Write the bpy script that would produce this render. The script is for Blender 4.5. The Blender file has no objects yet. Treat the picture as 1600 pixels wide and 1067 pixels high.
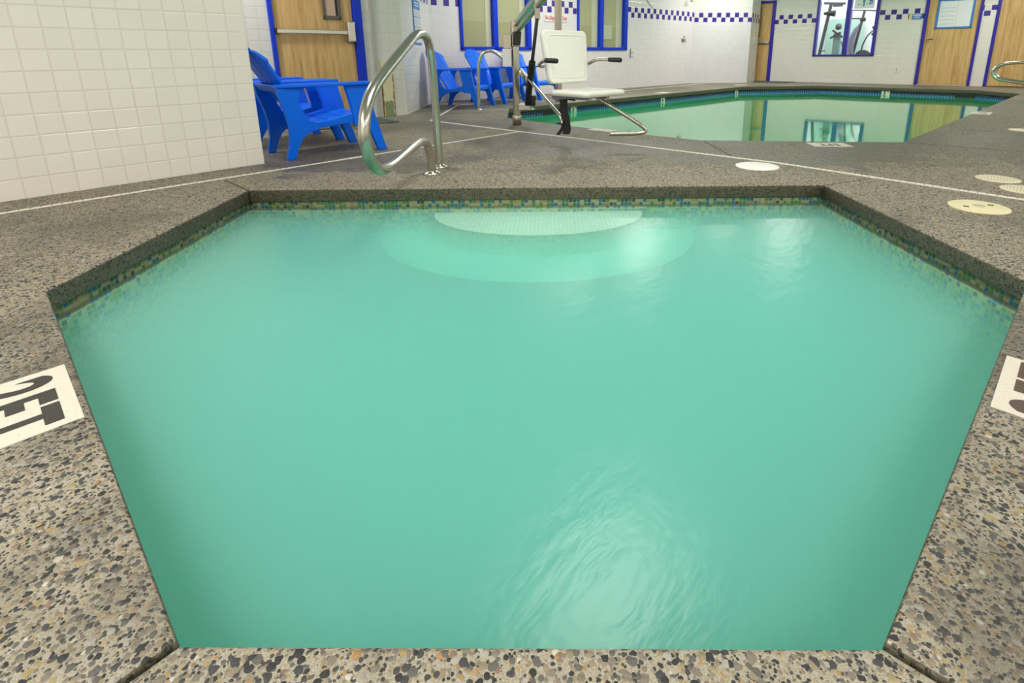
import bpy, bmesh, math, random
from mathutils import Vector, Matrix
from math import sin, cos, pi, radians as R

random.seed(7)
S = bpy.context.scene
COL = S.collection

# ------------------------------------------------------------------ camera
cd = bpy.data.cameras.new('camera'); cam = bpy.data.objects.new('camera', cd); COL.objects.link(cam)
cd.sensor_width = 36.0
cd.lens = 831.6 / 1600 * 36.0
cd.shift_x = (800 - 860.45) / 1600
cd.shift_y = (300.6 - 533.5) / 1600
cd.clip_start = 0.02; cd.clip_end = 100
rt = Vector((0.6593761, -0.7517743, -0.0076472)); up = Vector((0.1935053, 0.1598756, 0.9679853)); fw = Vector((0.7264839, 0.6397461, -0.2508904))
m = Matrix.Identity(4)
for i in range(3):
    m[i][0], m[i][1], m[i][2] = rt[i], up[i], -fw[i]
m.translation = (0, 0, 0.755)
cam.matrix_world = m
S.camera = cam

# ------------------------------------------------------------------ world, exposure, light
S.view_settings.view_transform = 'Standard'; S.view_settings.look = 'None'
S.view_settings.gamma = 1.0; S.view_settings.use_curve_mapping = False
S.view_settings.exposure = 0.0
S.cycles.max_bounces = 14; S.cycles.diffuse_bounces = 5; S.cycles.volume_bounces = 6
S.cycles.transparent_max_bounces = 16; S.cycles.sample_clamp_indirect = 6.0
S.cycles.caustics_reflective = False; S.cycles.caustics_refractive = False
w = bpy.data.worlds.new('world'); S.world = w; w.use_nodes = True
w.node_tree.nodes['Background'].inputs[0].default_value = (1, 0.97, 0.92, 1)
w.node_tree.nodes['Background'].inputs[1].default_value = 0.3
CEIL = 2.75
LIGHT_W = 52.0
LIGHTS = [(2.42, 1.62), (11.0, 3.3), (8.4, 5.1), (12.6, 5.3), (13.4, .6), (-1.2, 1.9), (-1.4, -1.6), (-1.6, .2), (1.6, -2.4), (4.6, -2.4), (7.6, -2.4), (10.8, -2.2), (1.25, 5.35), (6.7, 5.7)]  # some read off spa reflections, others added unseen for even light

# ------------------------------------------------------------------ helpers: properties
def tag(o, label=None, cat=None, group=None, kind=None):
    if label: o['label'] = label
    if cat: o['category'] = cat
    if group: o['group'] = group
    if kind: o['kind'] = kind
    return o

def empty(name, loc=(0, 0, 0), rz=0.0, label=None, cat=None, group=None, kind=None):
    o = bpy.data.objects.new(name, None); COL.objects.link(o)
    o.location = loc; o.rotation_euler = (0, 0, rz); o.empty_display_size = 0.1
    return tag(o, label, cat, group, kind)

def copy_tree(o, parent=None):
    c = o.copy(); COL.objects.link(c)
    if parent is not None: c.parent = parent
    for ch in [x for x in bpy.data.objects if x.parent == o]:
        copy_tree(ch, c)
    return c

# ------------------------------------------------------------------ helpers: mesh builder
class MB:
    def __init__(self): self.v = []; self.f = []; self.s = []
    def add(self, vs, fs, smooth=False, M=None):
        b = len(self.v)
        for p in vs:
            p = Vector(p)
            self.v.append(M @ p if M is not None else p)
        for q in fs:
            self.f.append([b + i for i in q]); self.s.append(smooth)
        return self
    def box(self, x0, x1, y0, y1, z0, z1, M=None):
        vs = [(x, y, z) for z in (z0, z1) for y in (y0, y1) for x in (x0, x1)]
        return self.add(vs, [(0, 2, 3, 1), (4, 5, 7, 6), (0, 1, 5, 4), (2, 6, 7, 3), (0, 4, 6, 2), (1, 3, 7, 5)], False, M)
    def prism(self, poly, w0, w1, axes='xz', M=None):
        # poly in two axes, extruded along the third
        n = len(poly)
        def P(a, b, c): return {'xz': (a, c, b), 'xy': (a, b, c), 'yz': (c, a, b)}[axes]
        vs = [P(a, b, w0) for a, b in poly] + [P(a, b, w1) for a, b in poly]
        fs = [list(range(n))[::-1], list(range(n, 2 * n))] + [(i, (i + 1) % n, n + (i + 1) % n, n + i) for i in range(n)]
        return self.add(vs, fs, False, M)
    def lathe(self, prof, seg=32, M=None, smooth=True):
        vs = []; fs = []
        for r, z in prof:
            for k in range(seg):
                a = 2 * pi * k / seg; vs.append((r * cos(a), r * sin(a), z))
        for i in range(len(prof) - 1):
            for k in range(seg):
                k2 = (k + 1) % seg
                fs.append((i * seg + k, i * seg + k2, (i + 1) * seg + k2, (i + 1) * seg + k))
        fs.append(list(range(seg))[::-1]); fs.append([(len(prof) - 1) * seg + k for k in range(seg)])
        return self.add(vs, fs, smooth, M)
    def tube(self, pts, r, seg=14, M=None, round_=0, closed_ends=True):
        pts = [Vector(p) for p in pts]
        for _ in range(round_):                       # corner cutting
            q = [pts[0]]
            for a, b in zip(pts[:-1], pts[1:]):
                q += [a * .75 + b * .25, a * .25 + b * .75]
            q.append(pts[-1]); pts = q
        n = len(pts); T = []
        for i in range(n):
            T.append((pts[min(i + 1, n - 1)] - pts[max(i - 1, 0)]).normalized())
        u = T[0].orthogonal().normalized(); vs = []
        for i in range(n):
            if i:
                ax = T[i - 1].cross(T[i])
                if ax.length > 1e-7:
                    u = Matrix.Rotation(T[i - 1].angle(T[i]), 3, ax.normalized()) @ u
            w_ = T[i].cross(u).normalized(); u = w_.cross(T[i]).normalized()
            rr = r[min(len(r) - 1, round(i * (len(r) - 1) / (n - 1)))] if isinstance(r, (list, tuple)) else r
            for k in range(seg):
                a = 2 * pi * k / seg; vs.append(pts[i] + u * (rr * cos(a)) + w_ * (rr * sin(a)))
        fs = [(i * seg + k, i * seg + (k + 1) % seg, (i + 1) * seg + (k + 1) % seg, (i + 1) * seg + k) for i in range(n - 1) for k in range(seg)]
        if closed_ends: fs += [list(range(seg))[::-1], [(n - 1) * seg + k for k in range(seg)]]
        return self.add(vs, fs, True, M)
    def bar(self, a, b, wx, wy, upv=(0, 0, 1), M=None):
        a = Vector(a); b = Vector(b); d = (b - a); L = d.length; d.normalize()
        s = d.cross(Vector(upv)); s = s.normalized() if s.length > 1e-6 else d.orthogonal().normalized()
        t = s.cross(d)
        vs = [a + d * l + s * i + t * j for l in (0, L) for j in (-wy / 2, wy / 2) for i in (-wx / 2, wx / 2)]
        return self.add(vs, [(0, 2, 3, 1), (4, 5, 7, 6), (0, 1, 5, 4), (2, 6, 7, 3), (0, 4, 6, 2), (1, 3, 7, 5)], False, M)
    def build(self, name, mat, parent=None, bevel=0.0, segs=2, loc=None, rz=0.0, origin=None):
        me = bpy.data.meshes.new(name)
        vs = self.v
        if origin is not None: vs = [p - Vector(origin) for p in vs]
        me.from_pydata([tuple(p) for p in vs], [], self.f)
        bm = bmesh.new(); bm.from_mesh(me); bmesh.ops.recalc_face_normals(bm, faces=bm.faces); bm.to_mesh(me); bm.free()
        for p, s in zip(me.polygons, self.s): p.use_smooth = s
        me.materials.append(mat)
        o = bpy.data.objects.new(name, me); COL.objects.link(o)
        if parent is not None: o.parent = parent
        if loc is not None: o.location = loc
        if origin is not None and parent is None: o.location = origin
        if rz: o.rotation_euler = (0, 0, rz)
        if bevel:
            b = o.modifiers.new('bevel', 'BEVEL'); b.width = bevel; b.segments = segs; b.limit_method = 'ANGLE'; b.angle_limit = R(40)
            b.harden_normals = False
        return o

def text_mesh(name, body, size, mat, parent=None, loc=(0, 0, 0), rot=(0, 0, 0), extr=0.001, bold=0.0, align='CENTER', sx=1.0, space=1.0):
    c = bpy.data.curves.new(name, 'FONT'); c.body = body; c.size = size; c.extrude = extr; c.offset = bold
    c.space_character = space; c.align_x = align; c.align_y = 'CENTER'
    t = bpy.data.objects.new(name + '_tmp', c); COL.objects.link(t)
    dg = bpy.context.evaluated_depsgraph_get()
    me = bpy.data.meshes.new_from_object(t.evaluated_get(dg)); bpy.data.objects.remove(t)
    me.materials.clear(); me.materials.append(mat)
    o = bpy.data.objects.new(name, me); COL.objects.link(o)
    if parent is not None: o.parent = parent
    o.location = loc; o.rotation_euler = rot; o.scale = (sx, 1, 1)
    return o

# ------------------------------------------------------------------ helpers: materials
class NT:
    def __init__(self, name):
        self.m = bpy.data.materials.new(name); self.m.use_nodes = True; self.t = self.m.node_tree
        self.t.nodes.clear(); self.out = self.n('ShaderNodeOutputMaterial')
    def n(self, t, **kw):
        x = self.t.nodes.new(t)
        for k, v in kw.items(): setattr(x, k, v)
        return x
    def l(self, a, b): self.t.links.new(a, b)
    def set(self, sock, v):
        if hasattr(v, 'is_output') or isinstance(v, bpy.types.NodeSocket): self.l(v, sock)
        else: sock.default_value = v
    def math(self, op, a, b=None, c=None):
        x = self.n('ShaderNodeMath', operation=op); self.set(x.inputs[0], a)
        if b is not None: self.set(x.inputs[1], b)
        if c is not None: self.set(x.inputs[2], c)
        return x.outputs[0]
    def mix(self, f, a, b, blend='MIX'):
        x = self.n('ShaderNodeMix', data_type='RGBA', blend_type=blend); self.set(x.inputs[0], f); self.set(x.inputs[6], a); self.set(x.inputs[7], b)
        return x.outputs[2]
    def ramp(self, f, stops, interp='LINEAR'):
        x = self.n('ShaderNodeValToRGB'); x.color_ramp.interpolation = interp
        e = x.color_ramp.elements
        while len(e) > 1: e.remove(e[-1])
        e[0].position, e[0].color = stops[0][0], stops[0][1]
        for p, c in stops[1:]:
            k = e.new(p); k.color = c
        self.l(f, x.inputs[0]); return x.outputs[0]
    def noise(self, vec, scale, detail=3, rough=.5):
        x = self.n('ShaderNodeTexNoise'); x.inputs['Scale'].default_value = scale; x.inputs['Detail'].default_value = detail
        x.inputs['Roughness'].default_value = rough
        if vec is not None: self.l(vec, x.inputs['Vector'])
        return x
    def coord(self, kind='Object'): return self.n('ShaderNodeTexCoord').outputs[kind]
    def sep(self, v):
        x = self.n('ShaderNodeSeparateXYZ'); self.l(v, x.inputs[0]); return x.outputs
    def mapping(self, v, scale=(1, 1, 1), rot=(0, 0, 0), loc=(0, 0, 0)):
        x = self.n('ShaderNodeMapping'); self.l(v, x.inputs[0]); x.inputs['Scale'].default_value = scale; x.inputs['Rotation'].default_value = rot; x.inputs['Location'].default_value = loc
        return x.outputs[0]
    def bump(self, h, strength=.3, dist=.01, normal=None):
        x = self.n('ShaderNodeBump'); x.inputs['Strength'].default_value = strength; x.inputs['Distance'].default_value = dist
        self.l(h, x.inputs['Height'])
        if normal is not None: self.l(normal, x.inputs['Normal'])
        return x.outputs[0]
    def pbsdf(self, color, rough=.5, metal=0.0, spec=.5, normal=None, coat=0.0):
        x = self.n('ShaderNodeBsdfPrincipled'); self.set(x.inputs['Base Color'], color); self.set(x.inputs['Roughness'], rough); self.set(x.inputs['Metallic'], metal)
        self.set(x.inputs['Specular IOR Level'], spec)
        if coat: x.inputs['Coat Weight'].default_value = coat
        if normal is not None: self.l(normal, x.inputs['Normal'])
        return x.outputs[0]
    def fresnel(self, ior, nrm=None):
        # reflection only where light meets the surface from the air side
        f = self.n('ShaderNodeFresnel'); f.inputs['IOR'].default_value = ior
        if nrm is not None: self.l(nrm, f.inputs['Normal'])
        return self.math('MULTIPLY', f.outputs[0], self.math('SUBTRACT', 1.0, self.n('ShaderNodeNewGeometry').outputs['Backfacing']))
    def done(self, surf=None, vol=None):
        if surf is not None: self.l(surf, self.out.inputs['Surface'])
        if vol is not None: self.l(vol, self.out.inputs['Volume'])
        return self.m

def C(r, g, b): return (r, g, b, 1)
def srgb(r, g, b):
    f = lambda c: (c / 255 / 12.92) if c / 255 <= .04045 else ((c / 255 + .055) / 1.055) ** 2.4
    return (f(r), f(g), f(b), 1)

def plain(name, col, rough=.5, metal=0.0, spec=.5, bump=0.0, bscale=60):
    t = NT(name); v = t.coord(); nz = t.noise(v, bscale, 3)
    var = t.mix(t.math('MULTIPLY', nz.outputs[0], .16), col, C(col[0] * .75, col[1] * .75, col[2] * .75))
    return t.done(t.pbsdf(var, rough, metal, spec, t.bump(nz.outputs[0], bump, .004) if bump else None))

def mat_deck(name, wet_shaded=False):
    t = NT(name); v = t.coord()
    vw = t.n('ShaderNodeVectorMath', operation='ADD'); t.l(v, vw.inputs[0])
    wob = t.noise(v, 60, 2); sc = t.n('ShaderNodeVectorMath', operation='SCALE'); t.l(wob.outputs['Color'], sc.inputs[0]); sc.inputs['Scale'].default_value = .006
    t.l(sc.outputs[0], vw.inputs[1])
    def vor(scale):
        x = t.n('ShaderNodeTexVoronoi'); x.inputs['Scale'].default_value = scale; t.l(vw.outputs[0], x.inputs['Vector']); return x
    a = vor(98); b = vor(175)
    sa = t.sep(a.outputs['Color']); sb = t.sep(b.outputs['Color'])
    # pebble radius varies with a random number; about two cells in three hold a pebble
    ra = t.math('MULTIPLY_ADD', sa[1], .52, .20); rb = t.math('MULTIPLY_ADD', sb[1], .45, .24)
    ma = t.math('MULTIPLY', t.math('LESS_THAN', a.outputs['Distance'], ra), t.math('GREATER_THAN', sa[2], .16))
    mb_ = t.math('MULTIPLY', t.math('LESS_THAN', b.outputs['Distance'], rb), t.math('GREATER_THAN', sb[2], .12))
    stops = [(0, C(.030, .032, .034)), (.18, C(.055, .056, .056)), (.34, C(.115, .11, .098)), (.50, C(.20, .178, .14)), (.66, C(.27, .22, .145)), (.78, C(.36, .335, .285)), (.89, C(.36, .27, .13)), (.95, C(.36, .21, .08)), (.965, C(.24, .15, .11)), (.985, C(.52, .49, .42))]
    ca = t.ramp(sa[0], stops, 'CONSTANT'); cb = t.ramp(sb[0], stops, 'CONSTANT')
    fine = t.noise(v, 420, 2)
    mort = t.ramp(fine.outputs[0], [(.3, C(.205, .185, .135)), (.7, C(.44, .40, .31))])
    col = t.mix(mb_, mort, cb); col = t.mix(ma, col, ca)
    # broad wear and damp patches
    big = t.noise(v, .9, 4, .6); mid = t.noise(v, 4.5, 4, .6)
    dampf = t.math('ADD', t.math('MULTIPLY', big.outputs[0], .75), t.math('MULTIPLY', mid.outputs[0], .25))
    # splashed deck: a dry rim along the far spa edge, a wet strip behind it where bathers cross
    px, py_, _z = t.sep(v)[:3]
    n_ = t.math('ADD', t.math('ADD', t.math('MULTIPLY', px, .748), t.math('MULTIPLY', py_, .664)), t.math('MULTIPLY', t.math('SUBTRACT', mid.outputs[0], .5), 1.1))
    def ss(lo, hi):
        k = t.n('ShaderNodeMapRange', interpolation_type='SMOOTHSTEP'); t.l(n_, k.inputs[0]); k.inputs[1].default_value = lo; k.inputs[2].default_value = hi; return k.outputs[0]
    strip_ = t.math('MULTIPLY', ss(3.45, 3.70), t.math('SUBTRACT', 1.0, ss(4.6, 5.4)))
    rim = t.math('MULTIPLY', ss(2.6, 3.0), t.math('SUBTRACT', 1.0, ss(3.35, 3.65)))
    dampf = t.math('ADD', dampf, t.math('SUBTRACT', t.math('MULTIPLY', strip_, .075), t.math('MULTIPLY', rim, .09)))
    damp = t.ramp(dampf, [(.48, C(0, 0, 0)), (.58, C(1, 1, 1))])
    ds = t.sep(damp)[0]
    if wet_shaded:
        col = t.mix(.70, col, C(.034, .027, .007))  # coping faces: shade mixed into the colour along with the wet algae stain
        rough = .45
    else:
        col = t.mix(t.math('MULTIPLY', ds, .50), col, C(.035, .032, .026))
        rough = t.math('MULTIPLY_ADD', ds, -.28, .72)
    h1 = t.math('MULTIPLY', ma, t.math('SUBTRACT', ra, a.outputs['Distance'])); h2 = t.math('MULTIPLY', mb_, t.math('SUBTRACT', rb, b.outputs['Distance']))
    h = t.math('ADD', t.math('ADD', h1, t.math('MULTIPLY', h2, .6)), t.math('MULTIPLY', fine.outputs[0], .12))
    return t.done(t.pbsdf(col, rough, 0, .45, t.bump(h, .55, .009)))

def mat_tile(name, tile=.115, row0=.112, phase=0.0, base=C(.80, .78, .72), grout=C(.62, .58, .50), band=None, bphase=0.0, paint_from=None, gw=.026):
    t = NT(name); v = t.coord(); x, y, z = t.sep(v)[:3]
    if band is not None: phase = bphase; row0 = band
    u = t.math('DIVIDE', t.math('SUBTRACT', x, phase), tile); q = t.math('DIVIDE', t.math('SUBTRACT', z, row0), tile)
    fu = t.math('FRACT', u); fq = t.math('FRACT', q)
    du = t.math('MINIMUM', fu, t.math('SUBTRACT', 1.0, fu)); dq = t.math('MINIMUM', fq, t.math('SUBTRACT', 1.0, fq))
    d = t.math('MINIMUM', du, dq)
    g = t.math('LESS_THAN', d, gw)
    wn = t.n('ShaderNodeTexWhiteNoise', noise_dimensions='2D'); cv = t.n('ShaderNodeCombineXYZ')
    t.l(t.math('FLOOR', u), cv.inputs[0]); t.l(t.math('FLOOR', q), cv.inputs[1]); t.l(cv.outputs[0], wn.inputs['Vector'])
    tone = t.math('MULTIPLY_ADD', wn.outputs['Value'], .035, .965)
    tc = t.n('ShaderNodeVectorMath', operation='SCALE'); tc.inputs[0].default_value = base[:3]; t.l(tone, tc.inputs['Scale'])
    col = tc.outputs[0]
    if band is not None:
        bu = t.math('FLOOR', t.math('DIVIDE', t.math('SUBTRACT', x, bphase), tile)); bv = t.math('FLOOR', t.math('DIVIDE', t.math('SUBTRACT', z, band), tile))
        inb = t.math('MULTIPLY', t.math('GREATER_THAN', bv, -.5), t.math('LESS_THAN', bv, 1.5))
        par = t.math('GREATER_THAN', t.math('MODULO', t.math('ADD', t.math('ADD', bu, bv), 1000.0), 2.0), .5)
        col = t.mix(t.math('MULTIPLY', inb, par), col, C(.045, .022, .27))
    col = t.mix(g, col, grout)
    hb = t.n('ShaderNodeMapRange'); t.l(d, hb.inputs[0]); hb.inputs[1].default_value = gw * .6; hb.inputs[2].default_value = gw * 2.4
    height = hb.outputs[0]
    rough = .16; nrm = t.bump(height, .35, .004, t.bump(t.noise(v, 7, 1).outputs[0], .06, .02))
    if paint_from is not None:
        pm = t.math('GREATER_THAN', z, paint_from)
        col = t.mix(pm, col, C(.74, .74, .70))
        rough = t.math('MULTIPLY_ADD', pm, .35, .18)
    return t.done(t.pbsdf(col, rough, 0, .5, nrm))

def mat_mosaic(name, su, stops, grout=C(.45, .45, .30), gw=.07, sv=None, rough=.2):
    # small random tiles laid over the UV map (metres)
    t = NT(name); u0, v0, _ = t.sep(t.coord('UV'))[:3]
    u = t.math('DIVIDE', u0, su); q = t.math('DIVIDE', v0, sv or su)
    fu = t.math('FRACT', u); fq = t.math('FRACT', q)
    d = t.math('MINIMUM', t.math('MINIMUM', fu, t.math('SUBTRACT', 1.0, fu)), t.math('MINIMUM', fq, t.math('SUBTRACT', 1.0, fq)))
    cv = t.n('ShaderNodeCombineXYZ'); t.l(t.math('FLOOR', u), cv.inputs[0]); t.l(t.math('FLOOR', q), cv.inputs[1])
    wn = t.n('ShaderNodeTexWhiteNoise', noise_dimensions='2D'); t.l(cv.outputs[0], wn.inputs['Vector'])
    col = t.ramp(wn.outputs['Value'], stops, 'CONSTANT')
    col = t.mix(t.math('LESS_THAN', d, gw), col, grout)
    return t.done(t.pbsdf(col, rough))

def mat_pooltile(name):
    t = NT(name); u0, v0, _ = t.sep(t.coord('UV'))[:3]      # v = depth below the coping, metres
    u = t.math('DIVIDE', u0, .052); fu = t.math('FRACT', u)
    gl = t.math('LESS_THAN', t.math('MINIMUM', fu, t.math('SUBTRACT', 1.0, fu)), .06)
    col = t.ramp(t.math('MULTIPLY', v0, 4.0), [(0, C(.05, .05, .06)), (.008, C(.006, .006, .045)), (.092, C(.45, .52, .52)), (.104, C(.004, .10, .36)), (.27, C(.30, .45, .50)), (.28, C(.006, .13, .36)), (.50, C(.30, .45, .45)), (.52, C(.01, .25, .30))], 'CONSTANT')
    col = t.mix(t.math('MULTIPLY', gl, .7), col, C(.50, .55, .52))
    return t.done(t.pbsdf(col, .15))

def mat_wood(name, seed):
    t = NT(name); v = t.coord()
    a = t.noise(t.mapping(v, (9, 9, .55), loc=(seed, 0, 0)), 3.0, 5, .6)
    b = t.noise(t.mapping(v, (90, 90, 2.2), loc=(seed, 2, 0)), 2.0, 3, .6)
    f = t.math('ADD', t.math('MULTIPLY', a.outputs[0], .7), t.math('MULTIPLY', b.outputs[0], .3))
    col = t.ramp(f, [(.33, C(.43, .245, .08)), (.5, C(.64, .415, .165)), (.68, C(.75, .53, .25))])
    return t.done(t.pbsdf(col, .38, 0, .4))

def mat_steel(name, tint=C(.62, .60, .54), rough=.22, stain=False):
    t = NT(name); v = t.coord(); nz = t.noise(v, 35, 3)
    col = t.mix(t.math('MULTIPLY', nz.outputs[0], .3), tint, C(tint[0] * .7, tint[1] * .7, tint[2] * .62))
    met = 1.0; rg = t.math('MULTIPLY_ADD', nz.outputs[0], .12, rough - .06)
    if stain:                                            # verdigris at the low bend over the water
        z = t.sep(v)[2]
        k = t.n('ShaderNodeMapRange'); t.l(t.math('ADD', z, t.math('MULTIPLY', t.noise(v, 18, 3).outputs[0], .08)), k.inputs[0])
        k.inputs[1].default_value = .47; k.inputs[2].default_value = .32
        x = t.sep(v)[0]
        kx = t.n('ShaderNodeMapRange'); t.l(x, kx.inputs[0]); kx.inputs[1].default_value = -.80; kx.inputs[2].default_value = -.98
        kk = t.math('MULTIPLY', t.math('MULTIPLY', k.outputs[0], kx.outputs[0]), .75)
        col = t.mix(kk, col, C(.07, .17, .065)); met = t.math('SUBTRACT', 1.0, t.math('MULTIPLY', kk, .8))
    return t.done(t.pbsdf(col, rg, met))

def mat_strip(name):
    t = NT(name); x, y, z = t.sep(t.coord())[:3]
    fx = t.math('FRACT', t.math('DIVIDE', x, .042))
    slot = t.math('MULTIPLY', t.math('LESS_THAN', t.math('ABSOLUTE', t.math('SUBTRACT', fx, .5)), .1), t.math('LESS_THAN', t.math('ABSOLUTE', y), .0065))
    nz = t.noise(t.coord(), 12, 3)
    col = t.mix(slot, t.mix(nz.outputs[0], C(.86, .82, .74), C(.66, .62, .52)), C(.03, .028, .022))
    return t.done(t.pbsdf(col, .5))

def mat_grate(name):
    t = NT(name); x, y, z = t.sep(t.coord())[:3]
    a = t.math('FRACT', t.math('DIVIDE', t.math('ADD', x, y), .03)); b = t.math('FRACT', t.math('DIVIDE', t.math('SUBTRACT', x, y), .03))
    da = t.math('ABSOLUTE', t.math('SUBTRACT', a, .5)); db = t.math('ABSOLUTE', t.math('SUBTRACT', b, .5))
    r = t.math('SQRT', t.math('ADD', t.math('MULTIPLY', x, x), t.math('MULTIPLY', y, y)))
    hole = t.math('MULTIPLY', t.math('LESS_THAN', t.math('MAXIMUM', da, db), .2), t.math('LESS_THAN', r, .092))
    col = t.mix(hole, C(.76, .68, .50), C(.16, .13, .08))
    return t.done(t.pbsdf(col, .45))

def mat_spawater(name):
    t = NT(name); v = t.coord()
    n1 = t.noise(t.mapping(v, (1.0, 2.2, 1), rot=(0, 0, .86)), 7, 4, .6); n2 = t.noise(v, 28, 3)
    h = t.math('ADD', n1.outputs[0], t.math('MULTIPLY', n2.outputs[0], .25))
    nrm = t.bump(h, .09, .03)
    gl = t.n('ShaderNodeBsdfGlossy'); gl.inputs['Roughness'].default_value = .25; t.l(nrm, gl.inputs['Normal'])
    tr = t.n('ShaderNodeBsdfTransparent')
    mx = t.n('ShaderNodeMixShader'); t.l(t.math('MULTIPLY', t.fresnel(1.33, nrm), .8), mx.inputs[0]); t.l(tr.outputs[0], mx.inputs[1]); t.l(gl.outputs[0], mx.inputs[2])
    vs = t.n('ShaderNodeVolumeScatter'); vs.inputs['Color'].default_value = C(.80, 1.0, .98); vs.inputs['Density'].default_value = SPA_SCATTER; vs.inputs['Anisotropy'].default_value = 0.0
    va = t.n('ShaderNodeVolumeAbsorption'); va.inputs['Color'].default_value = SPA_ABS; va.inputs['Density'].default_value = SPA_ABSD
    ad = t.n('ShaderNodeAddShader'); t.l(vs.outputs[0], ad.inputs[0]); t.l(va.outputs[0], ad.inputs[1])
    return t.done(mx.outputs[0], ad.outputs[0])
SPA_SCATTER = 3.5; SPA_ABS = C(.03, .915, .835); SPA_ABSD = 3.75

def mat_poolwater(name):
    t = NT(name); v = t.coord()
    n1 = t.noise(t.mapping(v, (1, 1, 1)), 5, 3, .5)
    nrm = t.bump(n1.outputs[0], .03, .02)
    gl = t.n('ShaderNodeBsdfGlossy'); gl.inputs['Roughness'].default_value = .045; gl.inputs['Color'].default_value = C(.90, 1.0, .90); t.l(nrm, gl.inputs['Normal'])
    tr = t.n('ShaderNodeBsdfTransparent'); tr.inputs['Color'].default_value = C(.35, .9, .55)
    df = t.n('ShaderNodeBsdfDiffuse'); df.inputs['Color'].default_value = C(.03, .52, .24)
    bo = t.n('ShaderNodeMixShader'); bo.inputs[0].default_value = .75; t.l(tr.outputs[0], bo.inputs[1]); t.l(df.outputs[0], bo.inputs[2])
    mx = t.n('ShaderNodeMixShader'); t.l(t.math('MINIMUM', t.math('MULTIPLY', t.fresnel(1.5, nrm), 1.2), 1.0), mx.inputs[0]); t.l(bo.outputs[0], mx.inputs[1]); t.l(gl.outputs[0], mx.inputs[2])
    return t.done(mx.outputs[0])

def mat_glass(name):
    t = NT(name)
    tr = t.n('ShaderNodeBsdfTransparent'); tr.inputs['Color'].default_value = C(.95, .97, .95)
    gl = t.n('ShaderNodeBsdfGlossy'); gl.inputs['Roughness'].default_value = .02
    mx = t.n('ShaderNodeMixShader'); t.l(t.fresnel(1.45), mx.inputs[0]); t.l(tr.outputs[0], mx.inputs[1]); t.l(gl.outputs[0], mx.inputs[2])
    return t.done(mx.outputs[0])

def mat_rusty(name):
    t = NT(name); v = t.coord(); x, y, z = t.sep(v)[:3]
    nz = t.noise(v, 22, 5, .65); n2 = t.noise(v, 9, 4, .6)
    ex = t.math('ABSOLUTE', x)
    edge = t.n('ShaderNodeMapRange'); t.l(t.math('ADD', ex, t.math('MULTIPLY', t.math('SUBTRACT', nz.outputs[0], .5), .07)), edge.inputs[0]); edge.inputs[1].default_value = .062; edge.inputs[2].default_value = .074
    low = t.math('LESS_THAN', z, .52)
    rust = t.math('MULTIPLY', edge.outputs[0], low)
    bot = t.math('LESS_THAN', t.math('ADD', z, t.math('MULTIPLY', n2.outputs[0], .22)), .30)
    col = t.mix(t.math('MULTIPLY', bot, t.math('LESS_THAN', ex, .06)), C(.74, .68, .45), C(.24, .30, .16))
    col = t.mix(rust, col, t.ramp(nz.outputs[0], [(.3, C(.10, .04, .01)), (.7, C(.36, .18, .04))]))
    return t.done(t.pbsdf(col, .5))

def mat_mat(name):
    t = NT(name); v = t.coord(); nz = t.noise(v, 45, 4, .6); n2 = t.noise(v, 6, 3)
    col = t.ramp(nz.outputs[0], [(.3, C(.025, .045, .04)), (.55, C(.08, .12, .10)), (.75, C(.16, .15, .10))])
    return t.done(t.pbsdf(col, .8, normal=t.bump(nz.outputs[0], .6, .01)))

def mat_painted_mark(name, col, deck_show=.42):
    t = NT(name); v = t.coord(); nz = t.noise(v, 130, 4, .7); n2 = t.noise(v, 30, 3)
    return t.done(t.pbsdf(t.mix(nz.outputs[0], C(col[0] * .72, col[1] * .70, col[2] * .64), col), .55, normal=t.bump(nz.outputs[0], .5, .006)))

DECK = mat_deck('exposed_aggregate'); DECK_WET_SHADED = mat_deck('wet_shaded_aggregate_edge', True)
BLUE = plain('blue_resin', C(.0, .145, .88), .34, spec=.3, bump=.05, bscale=90)
PAINT = plain('blue_paint', C(.001, .038, .60), .38, spec=.3)
PURPLE = plain('indigo_paint', C(.025, .012, .36), .38)
WOOD = [mat_wood('maple_veneer_%s' % 'abcd'[i], 3.7 * i) for i in range(4)]
STEEL = mat_steel('stainless_steel'); STEEL_ST = mat_steel('stainless_steel_stained', stain=True)
BRUSH = mat_steel('brushed_steel', C(.50, .45, .37), .34); ALU = mat_steel('satin_aluminium', C(.74, .73, .70), .3)
WHITEP = plain('white_moulded_plastic', C(.82, .84, .76), .34); WHITE = plain('white_gloss', C(.86, .86, .85), .35)
CREAM = plain('cream_plastic', C(.80, .72, .46), .42, bump=.1); LIDW = plain('white_plastic_lid', C(.88, .87, .83), .4)
BLACK = plain('black_rubber', C(.012, .012, .013), .45); DGREY = plain('dark_grey_metal', C(.07, .065, .065), .4)
BEIGE = plain('beige_room_panel', C(.58, .52, .33), .6); BEIGE2 = plain('beige_lower_room_panel', C(.50, .44, .26), .6); CREAMJ = plain('cream_jamb', C(.80, .72, .58), .5)
RED = plain('red_ink', C(.70, .02, .03), .5); INK = plain('black_ink', C(.015, .015, .015), .5); GREYINK = plain('grey_ink', C(.42, .44, .46), .5)
SIGNBLUE = plain('sign_blue', C(.05, .22, .58), .4); SIGNW = plain('sign_white', C(.80, .81, .80), .4); YEL = plain('sign_yellow', C(.78, .66, .22), .4)
TEAL = plain('teal_ink', C(.05, .42, .38), .5)
GLASS = mat_glass('window_glass'); RUST = mat_rusty('rusted_cream_panel'); RUBMAT = mat_mat('carpet_mat')
STRIP = mat_strip('slotted_drain_plastic'); GRATE = mat_grate('drain_grate_plastic')
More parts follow.
